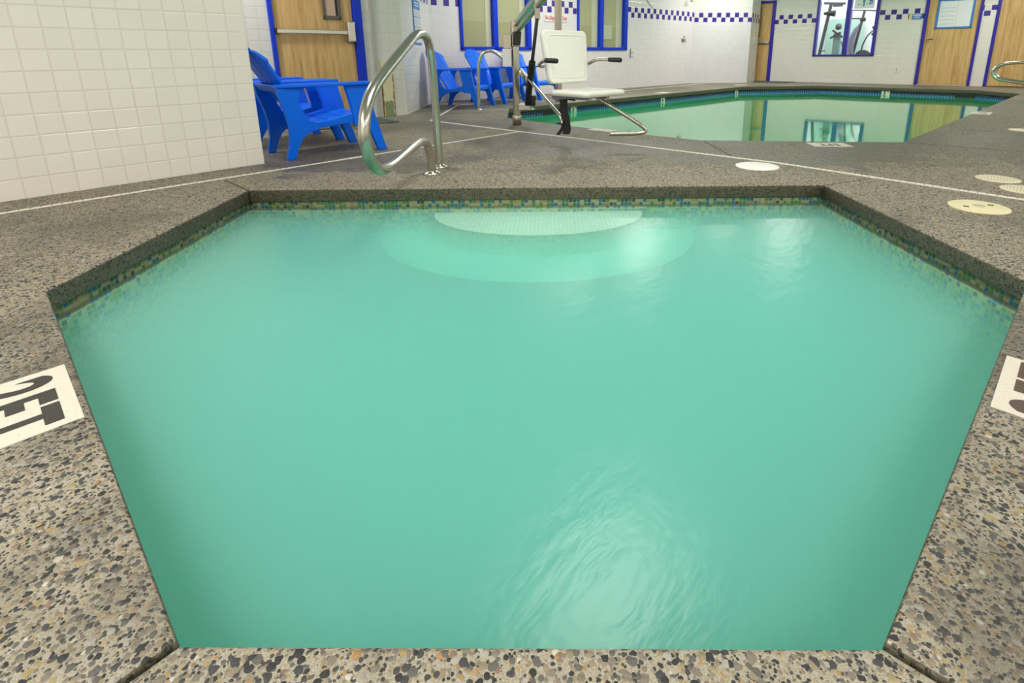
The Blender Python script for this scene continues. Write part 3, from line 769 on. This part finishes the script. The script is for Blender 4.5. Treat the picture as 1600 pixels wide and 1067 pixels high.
# two pool rails at the right edge
for X, lab, yl, z0, z1 in ((11.0, 'outer of two looped steel rails at the right edge by the far pool end', .455, .30, .575), (11.55, 'inner of two looped steel rails at the right edge by the far pool end', .44, .295, .57)):
    r = empty('pool_rail', (X, -.9, 0), label=lab, cat='handrail', group='looped pool rails at the right edge')
    yl += .9
    pts = [(0, 0, 0), (0, .01, .30), (0, .06, .49), (0, .30, z1 + .02), (0, .75, z1 + .015), (0, yl - .22, z1), (0, yl - .08, z1 - .03), (0, yl - .005, (z0 + z1) / 2), (0, yl - .08, z0 + .025), (0, yl - .22, z0), (0, .75, z0 - .06), (0, .45, z0 - .12), (0, .33, .08), (0, .33, 0)]
    k = MB(); k.tube(pts, .024, 14, round_=2); k.build('rail', STEEL, r)
    for p in (pts[0], pts[-1]):
        k = MB(); k.lathe([(.05, 0), (.05, .006), (.03, .016)], 20, Matrix.Translation(p)); k.build('flange', STEEL, r)

# ------------------------------------------------------------------ pool lift
LB = Vector((4.202, 4.19, 0)); MP = Vector((3.492, 2.978, 0))
lift = empty('pool_lift', LB, label='stainless steel pool access lift with a white seat standing between spa and pool', cat='pool lift')
def L(*p): return Vector(p) - LB
def lb(mb, name, mat, bevel=.004, parent=None): return mb.build(name, mat, parent or lift, bevel)
ad = (MP - LB).normalized(); asd = Vector((-ad.y, ad.x, 0))
MA = Matrix(((ad.x, asd.x, 0, 0), (ad.y, asd.y, 0, 0), (0, 0, 1, 0), (0, 0, 0, 1)))
k = MB(); k.box(-.032, .032, -.032, .032, 0, .93, MA); post = lb(k, 'post', STEEL, .006)
k = MB(); k.lathe([(.05, 0), (.05, .10), (.046, .105)], 24); lb(k, 'socket', BRUSH, 0)
k = MB(); k.box(-.055, .04, -.045, .045, .84, .99, MA); k.prism([(-.05, .98), (.045, .98), (.03, 1.10), (-.01, 1.10)], -.045, .045, 'xz', MA); lb(k, 'pivot_head', BRUSH, .006)
k = MB(); k.prism([(.03, .85), (.075, .86), (.12, .99), (.05, .98)], -.04, .04, 'xz', MA); lb(k, 'gusset', DGREY, .003)
vw = Vector((.659, -.752, 0)); vt = Vector((-.7265, -.64, 0)).normalized()
MV = Matrix(((vw.x, vt.x, 0, 0), (vw.y, vt.y, 0, 0), (0, 0, 1, 0), (0, 0, 0, 1)))
k = MB(); k.box(-.125, -.04, -.05, .05, .82, .965, MV); k.box(-.05, -.03, -.02, .02, .80, 1.03, MV); lb(k, 'battery_bracket', BRUSH, .004)
k = MB(); k.box(-.135, -.04, -.055, .055, .63, .818, MV); lb(k, 'control_box', WHITE, .008)
top = L(4.19, 4.17, 1.065); tip = L(3.492, 2.978, 1.42)
k = MB(); k.bar(top, tip, .045, .05); arm = lb(k, 'arm', STEEL, .005)
k = MB(); k.bar(top + Vector((0, 0, -.09)), tip + Vector((0, 0, -.10)), .045, .035); lb(k, 'link_arm', BRUSH, .005)
k = MB(); mp = top.lerp(tip, .58)
k.bar(mp + Vector((0, 0, -.02)), mp + Vector((0, 0, -.20)), .05, .05); lb(k, 'arm_bracket', BRUSH, .004)
a0 = L(4.271, 4.112, .235) + ad * .06; a1 = mp + Vector((0, 0, -.17)); am = a0.lerp(a1, .52)
k = MB(); k.tube([a0, am], .034, 18); act = lb(k, 'actuator_body', BLACK, .004)
k = MB(); k.tube([am, a1], .017, 14); lb(k, 'actuator_rod', DGREY, 0)
k = MB(); k.tube([a0 + vw * .045 + Vector((0, 0, -.02)), a0 + vw * .055 + Vector((0, 0, .09))], .04, 18); lb(k, 'motor', BLACK, .005)
k = MB(); k.box(.02, .15, -.05, .05, .165, .235, MV); lb(k, 'lower_bracket', ALU, .006)
k = MB(); k.tube([L(4.23, 4.158, .60), L(4.26, 4.10, .50), L(4.22, 4.14, .38), L(4.27, 4.10, .30), L(4.28, 4.09, .24)], .006, 8, round_=2); lb(k, 'cable', BLACK, 0)
# seat assembly: local frame, x = facing direction
hy = R(-98); h = Vector((cos(hy), sin(hy), 0)); hl = Vector((-h.y, h.x, 0))     # hl = sitter's left
MSx = Matrix(((h.x, hl.x, 0, 0), (h.y, hl.y, 0, 0), (0, 0, 1, 0), (0, 0, 0, 1))); MSx.translation = MP - LB
k = MB(); k.box(-.022, .022, -.022, .022, .36, 1.44, MSx); lb(k, 'mast', BRUSH, .005)
def rounded_plate(w0, w1, z0, z1, rad, n=6):
    # outline (y, z), width w0 at the bottom, w1 at the top
    pts = []
    for (cy, cz, a0_) in ((w0 / 2 - rad, z0 + rad, -90), (w1 / 2 - rad, z1 - rad, 0), (-w1 / 2 + rad, z1 - rad, 90), (-w0 / 2 + rad, z0 + rad, 180)):
        for i in range(n + 1):
            a = R(a0_ + 90 * i / n); pts.append((cy + rad * cos(a), cz + rad * sin(a)))
    return pts
MSb = Matrix.Translation(vw * .06) @ MSx
tilt = Matrix.Translation((.045, -.03, .52)) @ Matrix.Rotation(R(-9), 4, 'Y') @ Matrix.Translation((0, 0, -.52))
k = MB(); k.prism(rounded_plate(.44, .49, .52, .945, .045), 0, .048, 'yz', MSb @ tilt); sb_ = lb(k, 'seat_back', WHITEP, .014)
k = MB()
inner = rounded_plate(.33, .37, .565, .90, .04); rim = rounded_plate(.345, .385, .558, .908, .045); nn = len(inner)
vs = [(.0485, y, z) for y, z in inner] + [(.0515, y, z) for y, z in inner] + [(.0485, y, z) for y, z in rim] + [(.0515, y, z) for y, z in rim]
fs = []
for i in range(nn):
    j = (i + 1) % nn; fs += [(i, j, nn + j, nn + i), (2 * nn + i, 3 * nn + i, 3 * nn + j, 2 * nn + j), (nn + i, nn + j, 3 * nn + j, 3 * nn + i), (i, 2 * nn + i, 2 * nn + j, j)]
k.add(vs, fs, False, MSb @ tilt); lb(k, 'raised_rim', WHITEP, 0, sb_)
ms = Matrix.Translation(vw * .08) @ MSx @ Matrix.Translation((0, -.03, 0))
k = MB(); k.prism([(x + .27, y) for x, y in rounded_plate(.43, .43, -.235, .235, .05)], .432, .478, 'xy', ms); lb(k, 'seat', WHITEP, .018)
k = MB(); k.box(.0, .40, -.12, -.08, .405, .432, ms); k.box(.0, .40, .08, .12, .405, .432, ms); k.box(-.04, .04, -.12, .12, .39, .432, ms); lb(k, 'seat_frame', BRUSH, .004)
for sg in (-1, 1):
    k = MB(); y = .262 * sg - (.03 if sg < 0 else 0)
    mq = MSb @ Matrix.Translation((0, -.03, 0))
    k.tube([(.02, y * .80, .66), (.03, y, .67), (.10, y * 1.04, .705), (.17, y * 1.04, .712), (.20 if sg < 0 else .33, y * 1.04, .708)], .0135, 12, mq, 2); ar = lb(k, 'armrest', STEEL, 0)
    k = MB(); g0 = .14 if sg < 0 else .27; k.tube([(g0, y * 1.04, .710), (g0 + .13, y * 1.04, .706)], .0195, 14, mq); lb(k, 'grip', BLACK, .004, ar)
k = MB(); f0 = ms @ Vector((.28, .10, .41)); f1 = L(3.72, 2.30, .20); f2 = L(3.75, 2.26, .125)
k.tube([f0, f0.lerp(f1, .2), f1, f2 + Vector((0, 0, .03)), f2 - vw * .03, f2 - vw * .30], .0165, 12, None, 2); lb(k, 'footrest', STEEL, 0)
k = MB(); k.tube([L(4.235, 4.155, .605), L(3.99, 3.72, .45), L(3.66, 3.13, .245), L(3.625, 3.05, .20), L(3.62, 3.04, .13)], .0165, 12, None, 2); lb(k, 'brace_tube', STEEL, 0)
k = MB()
def strap(mb, pts, w):
    pts = [Vector(p) for p in pts]; vs = []
    for p in pts:
        for i in (-1, 1):
            for j in (-1, 1): vs.append(p + vw * (i * w / 2) + vt * (j * .006))
    fs = []
    for i in range(len(pts) - 1):
        a = i * 4; fs += [(a, a + 4, a + 5, a + 1), (a + 2, a + 3, a + 7, a + 6), (a, a + 2, a + 6, a + 4), (a + 1, a + 5, a + 7, a + 3)]
    fs += [(0, 1, 3, 2), (len(vs) - 4, len(vs) - 2, len(vs) - 1, len(vs) - 3)]
    mb.add(vs, fs)
sb0 = L(3.52, 2.945, .42) + vt * .03
strap(k, [sb0, sb0 + vw * .0 + Vector((0, 0, -.12)), sb0 + vw * .02 + Vector((0, 0, -.20)), sb0 + vw * .03 + Vector((0, 0, -.285)), sb0 + vw * .02 + Vector((0, 0, -.33))], .065)
strap(k, [sb0 + vw * .01 + Vector((0, 0, -.22)), sb0 + vw * -.01 + Vector((0, 0, -.28)), sb0 + vw * -.05 + Vector((0, 0, -.335))], .035)
k.bar(sb0 + vw * -.06 + Vector((0, 0, -.235)), sb0 + vw * .0 + Vector((0, 0, -.245)), .012, .014)
k.bar(sb0 + vw * .0 + Vector((0, 0, -.01)), sb0 + vw * .10 + Vector((0, 0, -.03)), .03, .04)
lb(k, 'seat_belt', BLACK, .002)

# ------------------------------------------------------------------ deck drains
def strip(a, b, label, w=.034):
    a = Vector(a); b = Vector(b); Ln = (b - a).length; yaw = math.atan2(b.y - a.y, b.x - a.x)
    mb = MB(); mb.box(0, Ln, -w / 2, w / 2, -.004, .004)
    o = mb.build('channel_drain', STRIP, None, .002, loc=(a.x, a.y, 0), rz=yaw); return tag(o, label, 'drain', 'slotted white deck drains')
strip((-2.5, 3.78), (3.81, 3.78), 'white slotted drain strip running along the foot of the left tiled wall', .026)
strip((3.83, 5.25), (3.83, 1.25), 'white slotted drain strip crossing the deck in front of the pool lift', .034)
strip((3.83, 1.25), (3.59, -.45), 'white slotted drain strip at the right passing the cream skimmer lid', .034)
strip((3.83, 5.27), (5.32, 6.60), 'white slotted drain strip slanting towards the blue chairs under the windows', .034)
strip((5.34, 6.60), (12.9, 6.20), 'white slotted drain strip running along the wall under the windows', .034)

# ------------------------------------------------------------------ lids and grates
def disc(name, x, y, rad, mat, label, cat, group=None, z=.006):
    mb = MB(); mb.lathe([(rad, -.004), (rad, z * .6), (rad - .006, z), (.001, z)], 48); o = mb.build(name, mat, None, loc=(x, y, 0)); return tag(o, label, cat, group)
disc('round_lid', 3.624, 1.301, .141, LIDW, 'plain white round lid in the deck beyond the spa corner', 'lid')
sk = empty('skimmer_cover', (3.316, .082, 0), R(-42), 'cream round skimmer lid with two finger holes near the spa', 'lid')
k = MB(); k.lathe([(.127, -.004), (.127, .006), (.118, .010), (.001, .010)], 48); k.build('lid', CREAM, sk)
for sx in (-.07, .065):
    k = MB(); k.box(sx - .012, sx + .012, -.012, .012, .0095, .0108, Matrix.Translation((sx, 0, 0)) @ Matrix.Rotation(R(45), 4, 'Z') @ Matrix.Translation((-sx, 0, 0))); k.build('finger_hole', plain('dirty_hole', C(.16, .10, .02), .7), sk)
k = MB(); k.lathe([(.026, .0095), (.026, .0115), (.02, .012)], 24); k.build('centre_disc', plain('grey_disc', C(.46, .44, .34), .5), sk)
disc('drain_grate', 4.158, .04, .110, GRATE, 'round cream grate with holes, the one beyond the drain strip and fully in view', 'drain grate', 'round cream drain grates')
disc('drain_grate', 3.915, -.085, .110, GRATE, 'round cream grate with holes cut off by the right edge', 'drain grate', 'round cream drain grates')
disc('round_lid', 6.95, -.05, .12, CREAM, 'cream round lid at the right edge near the far depth plaque', 'lid')

# ------------------------------------------------------------------ depth markers
def deck_mark(x, y, yaw, w, hgt, body, ink, label, size, bold=.006, dy=0.0):
    r = empty('depth_marker', (x, y, 0), yaw, label, 'depth marker', 'painted depth markers')
    mb = MB(); mb.box(-w / 2, w / 2, -hgt / 2, hgt / 2, -.002, .0015); mb.build('plate', MARKW, r)
    if body: text_mesh('lettering', body, size, ink, r, (0, dy, .0018), (0, 0, 0), .0005, bold, sx=.70, space=1.22)
    return r
# local x = reading direction, local y = top of the letters
deck_mark(-.062, 1.578, R(-91), .305, .285, '2FT', MARKB, 'white painted depth marker reading 2FT at the left edge of the spa', .20, .007, .03)
deck_mark(1.525, -.205, R(-4), .285, .285, '2FT', MARKR, 'white painted depth marker in brown letters at the right edge of the spa', .20, .007, .03)
deck_mark(4.885, 1.17, R(128), .31, .20, '5FT', MARKB, 'white painted depth marker on the near pool edge below the gym window reflection', .13, .004)
deck_mark(4.44, 3.20, R(90), .28, .14, None, None, 'white painted marker on the pool edge below the lift footrest', .1)
deck_mark(8.62, .37, R(178), .36, .20, 'FT', MARKB, 'white painted depth marker on the right pool edge before the steel rails', .12, .004)
deck_mark(9.55, 5.42, R(-6), .34, .18, None, None, 'white painted marker on the far pool deck above the 4 foot plaque', .1)
deck_mark(12.95, 4.68 + .55, R(-45), .28, .18, None, None, 'white painted marker on the deck at the far pool corner', .1)

def plaque(x, y, yaw, w, body, sub, label):
    r = empty('depth_plaque', (x, y, 0), yaw, label, 'depth plaque', 'white depth plaques on the pool wall')
    mb = MB(); mb.box(-w / 2, w / 2, -.008, .01, -.178, -.076); mb.build('tile', plain('plaque_white', C(.80, .80, .66), .2), r)
    text_mesh('numeral', body, .10, INK, r, (-.018 if sub else 0, -.0085, -.122), (pi / 2, 0, 0), .001, .003)
    if sub: text_mesh('unit', sub, .035, INK, r, (.045, -.0085, -.10), (pi / 2, 0, 0), .001, .001)
pe0, pe1 = Vector(POOLW[0]), Vector(POOLW[1]); py = math.atan2(pe1.y - pe0.y, pe1.x - pe0.x); pd = (pe1 - pe0).normalized()
def along(p, q, t): return p[0] + (q[0] - p[0]) * t, p[1] + (q[1] - p[1]) * t
for x, b_, lab in ((6.84, '3', 'white depth plaque beside the hanging belt, figure 3, on the pool wall'), (9.30, '4', 'white depth plaque reading 4 FT midway along the pool wall'), (12.15, '5', 'small white depth plaque with a 5 at the far pool corner')):
    t_ = (x - pe0.x) / (pe1.x - pe0.x); plaque(x, pe0.y + (pe1.y - pe0.y) * t_, py, .13 if b_ != '5' else .13, b_, 'FT', lab)
p4 = Vector(POOLW[2]).lerp(Vector(POOLW[3]), .47); plaque(p4.x, p4.y, math.atan2(POOLW[3][1] - POOLW[2][1], POOLW[3][0] - POOLW[2][0]), .16, '5', 'FT', 'white depth plaque reading 5 FT on the far pool end below the gym window')
# skimmer mouths in the pool wall
def mouth(x, y, yaw, w, label):
    mb = MB(); mb.box(-w / 2, w / 2, -.004, .05, -.159, -.079); o = mb.build('skimmer_mouth', BLACK, None, loc=(x, y, 0), rz=yaw); tag(o, label, 'skimmer')
mouth(6.37, pe0.y + (pe1.y - pe0.y) * (6.37 - pe0.x) / (pe1.x - pe0.x), py, .42, 'black skimmer opening in the pool wall behind the lift')
p5 = Vector(POOLW[3]).lerp(Vector(POOLW[2]), .05); mouth(p5.x - .002, p5.y, math.atan2(POOLW[3][1] - POOLW[2][1], POOLW[3][0] - POOLW[2][0]), .36, 'black skimmer opening at the right end of the far pool wall')

# ------------------------------------------------------------------ mats
def floor_mat(x, y, yaw, w, d, label):
    mb = MB(); mb.box(-w / 2, w / 2, -d / 2, d / 2, 0, .012); o = mb.build('door_mat', RUBMAT, None, .004, loc=(x, y, 0), rz=yaw); tag(o, label, 'mat')
floor_mat(2.98, 5.80, WD.yaw, 1.15, .58, 'dark green door mat in front of the entry door')
floor_mat(14.62, 5.02, R(-88), .85, .75, 'dark green door mat in front of the narrow far door')

# ------------------------------------------------------------------ things on the walls
def lines(mb, x0, x1, zs, hgt=.006, y=-.0095):
    for z in zs: mb.box(x0, x1, y, y + .002, z - hgt / 2, z + hgt / 2)
# notice on the slanting wall
r = WG.root('notice_sign', WG.s(4.735, 6.725), .0, .004, label='tall blue and white notice sign on the narrow slanting wall above the grab rail', cat='sign')
k = MB(); k.box(-.22, .22, -.008, .002, .905, 1.515); bd = k.build('panel', SIGNBLUE, r, .002)
k = MB()
for z0, z1 in ((1.29, 1.385), (1.155, 1.275), (1.105, 1.142), (.935, 1.092)): k.box(-.205, .205, -.0095, -.007, z0, z1)
k.box(-.13, .13, -.0095, -.007, 1.43, 1.485)
k.build('text_fields', SIGNW, r)
k = MB(); lines(k, -.18, .18, [1.365, 1.345, 1.325, 1.305, 1.25, 1.228, 1.206, 1.184, 1.123, 1.06, 1.035, 1.01, .985], .007, -.0112); k.build('small_print', GREYINK, r)
k = MB(); lines(k, -.10, .10, [1.457], .022, -.0112); k.build('heading', SIGNBLUE, r)
# no lifeguard sign
r = W2.root('lifeguard_sign', (W2.sx(7.932) + W2.sx(8.562)) / 2, 1.437, .004, label='white sign with red lettering No Lifeguard On Duty between the two windows', cat='sign')
k = MB(); k.box(-.315, .315, -.008, .002, -.07, .07); k.build('panel', plain('sign_pinkish_white', C(.80, .76, .80), .4), r, .002)
text_mesh('lettering', 'No Lifeguard On Duty', .105, RED, r, (0, -.0085, 0), (pi / 2, 0, 0), .0006, .0025, sx=.60)
# blue rule sign and yellow tag on the far wall
r = W3.root('rule_sign', W3.sy(2.135), 1.53, .004, label='small blue sign with white print left of the notice door', cat='sign')
k = MB(); k.box(-.095, .095, -.006, .002, -.06, .06); k.build('panel', SIGNBLUE, r, .002)
k = MB(); lines(k, -.08, .08, [.032], .022, -.0075); lines(k, -.055, .055, [-.005, -.028], .010, -.0075); k.build('print', SIGNW, r)
r = W3.root('yellow_label', W3.sy(2.262), 1.53, .004, label='small yellow label beside the blue rule sign', cat='label')
k = MB(); k.box(-.03, .03, -.005, .002, -.06, .06); k.build('panel', YEL, r, .001)
k = MB(); lines(k, -.018, .018, [0], .012, -.0065); k.build('print', GREYINK, r)
# framed notice on the door
r = W3.root('framed_notice', W3.sy(1.44), 1.56, -.012, label='white notice in a blue frame hung on the far wooden door', cat='notice')
k = MB(); k.box(-.335, .335, -.02, -.0005, -.315, -.275); k.box(-.335, .335, -.02, -.0005, .275, .315); k.box(-.335, -.292, -.02, -.0005, -.315, .315); k.box(.292, .335, -.02, -.0005, -.315, .315); k.build('frame', SIGNBLUE, r, .004)
k = MB(); k.box(-.295, .295, -.010, -.0005, -.28, .28); k.build('sheet', plain('notice_white', C(.80, .83, .86), .5), r)
k = MB(); lines(k, -.27, 0.0, [-.215, -.12, -.045, .05, .13], .008, -.0112); k.build('print', GREYINK, r)
k = MB(); k.box(.03, .034, -.0112, -.009, -.27, .27); k.build('fold_line', GREYINK, r)
# socket
r = W3.root('wall_socket', W3.sy(2.38), .354, .002, label='white wall socket low on the far wall', cat='socket')
k = MB(); k.box(-.038, .038, -.007, .002, -.062, .062); k.build('plate', WHITE, r, .003)
k = MB(); k.box(-.014, .014, -.009, -.006, .01, .038); k.box(-.014, .014, -.009, -.006, -.038, -.01); k.build('outlet', GREYINK, r, .002)
r = WR.root('switch_plate', .40, 1.10, .002, label='small pale switch plate on the short wall beside the shower', cat='switch')
k = MB(); k.box(-.035, .035, -.006, .002, -.06, .06); k.build('plate', plain('switch_cream', C(.76, .72, .68), .4), r, .003)
k = MB(); k.box(-.01, .01, -.012, -.005, -.02, .02); k.build('rocker', WHITE, r, .002)
# pictogram sign on the gym window
r = W3.root('pictogram_sign', W3.sy(3.235), 1.93, -.004, label='white pictogram sign at the top of the gym window', cat='sign')
k = MB(); k.box(-.215, .215, -.008, .004, -.165, .20); k.build('panel', plain('sign_bright_white', C(.95, .95, .95), .4), r, .002)
k = MB(); k.box(-.03, .0, -.010, -.007, -.11, .0); k.prism([(-.05, -.005), (.02, -.005), (-.003, .09), (-.027, .09)], -.010, -.007); k.lathe([(.02, 0), (.02, .003)], 16, Matrix.Translation((-.015, -.007, .125)) @ Matrix.Rotation(pi / 2, 4, 'X')); k.build('figure', TEAL, r)
k = MB(); k.box(.10, .125, -.010, -.007, -.075, .0); k.box(.14, .165, -.010, -.007, -.075, .0); k.box(.095, .17, -.010, -.007, -.005, .09); k.lathe([(.02, 0), (.02, .003)], 16, Matrix.Translation((.132, -.007, .125)) @ Matrix.Rotation(pi / 2, 4, 'X')); k.build('figure', SIGNBLUE, r)
for x0, x1, z0 in ((-.145, -.085, -.075), (.03, .075, -.065)):
    k = MB(); k.box(x0, x1, -.010, -.007, z0, z0 + .02); k.build('print', GREYINK, r)
# access panel
r = WD.root('access_panel', (WD.sx(3.715) + WD.sx(3.882)) / 2, 0, .0, label='cream metal access panel with rusted edges low on the wall right of the entry door', cat='panel')
k = MB(); k.box(-.083, .083, -.012, .0, 0.004, .694); k.build('cover', RUST, r, .003)
# shower fittings and hook
r = W2.root('shower_valve', W2.sx(12.60), 1.10, .0, label='chrome shower valve on the wall near the shower corner', cat='valve')
k = MB(); k.lathe([(.085, 0), (.08, .012), (.05, .02)], 28, Matrix.Rotation(pi / 2, 4, 'X')); k.build('escutcheon', STEEL, r)
k = MB(); k.lathe([(.03, .0), (.03, .05), (.02, .06)], 20, Matrix.Rotation(pi / 2, 4, 'X')); k.tube([(0, -.045, 0), (.02, -.06, -.04), (.03, -.06, -.085)], .012, 10); k.build('handle', STEEL, r)
r = W2.root('shower_fixture', W2.sx(12.66), 2.02, .0, label='chrome shower head high in the shower corner', cat='shower head')
k = MB(); k.tube([(0, 0, .05), (0, -.08, .06), (0, -.14, .02)], .012, 12, round_=1); k.build('pipe', STEEL, r)
k = MB(); k.lathe([(.015, .05), (.04, .0), (.045, -.02), (.04, -.028)], 24, Matrix.Translation((0, -.155, -.01)) @ Matrix.Rotation(R(-25), 4, 'X')); k.build('rose', STEEL, r)
k = MB(); k.tube([(0, 0, 0), (.12, -.004, -.085), (.26, -.004, -.19)], .007, 8, round_=1)
tag(k.build('hanging_cord', plain('grey_cord', C(.34, .36, .36), .5), None, loc=tuple(W2.a + W2.d * W2.sx(11.04) + Vector((-.0005, -.012))) + (1.955,), rz=W2.yaw), 'grey cord crossing the wall above the checker band', 'cord')
r = W2.root('wall_hook', W2.sx(10.545), .765, .0, label='small blue steel double hook on the wall right of the windows', cat='hook')
k = MB(); k.box(-.012, .012, -.01, .0, -.10, .10); k.build('back_plate', plain('hook_blue', C(.10, .14, .36), .3, .6), r, .003)
for z in (.02, -.075):
    k = MB(); k.tube([(0, -.005, z), (.01, -.06, z - .012), (.02, -.085, z + .02)], .007, 8, round_=1); k.build('prong', STEEL, r)

# ------------------------------------------------------------------ gym equipment behind the window
GR = plain('gym_grey', C(.085, .075, .10), .4)
r = empty('exercise_machine', (16.6, 4.40, 0), label='grey framed cable machine behind the left gym pane', cat='exercise machine')
def q(x, y, z): return (x - 16.6, y - 4.40, z)
k = MB(); k.bar(q(16.6, 4.60, .0), q(16.6, 4.355, 2.06), .075, .06, (1, 0, 0)); k.build('mast', GR, r, .004)
k = MB(); k.bar(q(16.6, 4.54, 2.06), q(16.6, 4.0, 2.02), .05, .06); k.box(-.05, .05, -.33, -.10, 1.95, 2.03); k.build('top_bar', GR, r, .004)
k = MB(); k.tube([q(16.55, 4.50, 1.785), q(16.55, 4.22, 1.775)], [.035, .085], 16); k.build('roller', BLACK, r)
k = MB(); k.box(-.25, .25, .05, .35, 0, .05); k.build('base', GR, r, .004)
k = MB(); k.bar(q(16.6, 4.50, .79), q(16.5, 4.36, .79), .03, .03); k.build('peg', GR, r, .004)
r = empty('exercise_machine', (17.3, 4.28, 0), label='dark upright column standing in for a machine reflection at the back of the gym', cat='exercise machine')  # added column, shaped after a machine's reflection in the green panel
k = MB(); k.box(-.06, .06, -.09, .09, 0, 1.28); k.build('column', plain('teal_grey', C(.20, .30, .28), .4), r, .01)
k = MB(); k.lathe([(.0, -.10), (.075, -.07), (.085, 0), (.06, .07), (.0, .09)], 16, Matrix.Translation((0, 0, 1.46))); k.build('head', DGREY, r)
k = MB(); k.bar((-.1, -.16, 1.16), (-.1, .12, 1.36), .05, .05); k.build('handle', DGREY, r)
k = MB(); k.bar((-.1, .16, 1.14), (-.1, -.10, 1.30), .05, .05); k.build('handle', DGREY, r)
k = MB(); k.tube([(-.2, -.30, .70), (-.2, -.16, 1.05)], .02, 10); k.build('lever', GR, r)
mb = MB(); mb.box(17.9, 17.94, 3.75, 4.75, .3, 1.70); tag(mb.build('mirror_panel', plain('pale_green_glass', C(.42, .62, .54), .15), None, .003), 'pale green glass panel at the back of the gym', 'panel')
r = empty('elliptical_trainer', (16.3, 3.45, 0), label='grey elliptical trainer with a looped handlebar behind the right gym pane', cat='exercise machine')
def q(x, y, z): return (x - 16.3, y - 3.45, z)
k = MB(); k.bar(q(16.3, 3.70, .0), q(16.3, 3.455, 1.80), .06, .06, (1, 0, 0)); k.build('mast', GR, r, .004)
k = MB(); k.tube([q(16.3, 3.17, 1.775), q(16.3, 3.46, 1.80), q(16.3, 3.74, 1.815), q(16.3, 3.75, 1.72), q(16.3, 3.735, 1.61), q(16.3, 3.48, 1.60)], .02, 10); k.build('handlebar', GR, r)
k = MB(); k.tube([q(16.25, 3.52, 1.575), q(16.25, 3.40, 1.57)], .05, 14); k.build('roller', BLACK, r)
k = MB(); k.tube([q(16.2, 3.52, 1.46), q(16.2, 3.60, 1.28), q(16.2, 3.66, 1.05), q(16.2, 3.66, .85), q(16.2, 3.60, .55)], [.02, .06, .075, .07, .05], 12, round_=1); k.build('arm_lever', plain('blue_grey', C(.25, .24, .33), .4), r)
k = MB(); k.tube([q(16.2, 3.40, .75), q(16.2, 3.38, .95), q(16.2, 3.30, 1.17), q(16.2, 3.16, 1.31)], .018, 10, round_=2); k.build('side_tube', GR, r)
k = MB(); k.lathe([(.0, -.05), (.20, -.045), (.21, 0), (.20, .045), (.0, .05)], 28, Matrix.Translation(q(16.2, 3.35, .60)) @ Matrix.Rotation(pi / 2, 4, 'Y')); k.box(-.10, -.04, -.35, .30, 0, .08); k.build('flywheel', BLACK, r)
r = empty('dumbbell_rack', (16.8, 3.26, 0), label='black hexagonal weight on a slim post in the gym', cat='weight')
k = MB(); k.box(-.012, .012, -.012, .012, 0, 1.17); k.box(-.15, .15, -.15, .15, 0, .02); k.build('post', GR, r)
k = MB(); k.lathe([(.06, -.12), (.085, -.09), (.06, -.05), (.03, -.03), (.03, .03), (.06, .05), (.085, .09), (.06, .12)], 6, Matrix.Translation((0, 0, 1.30)), False); k.build('weight', BLACK, r)
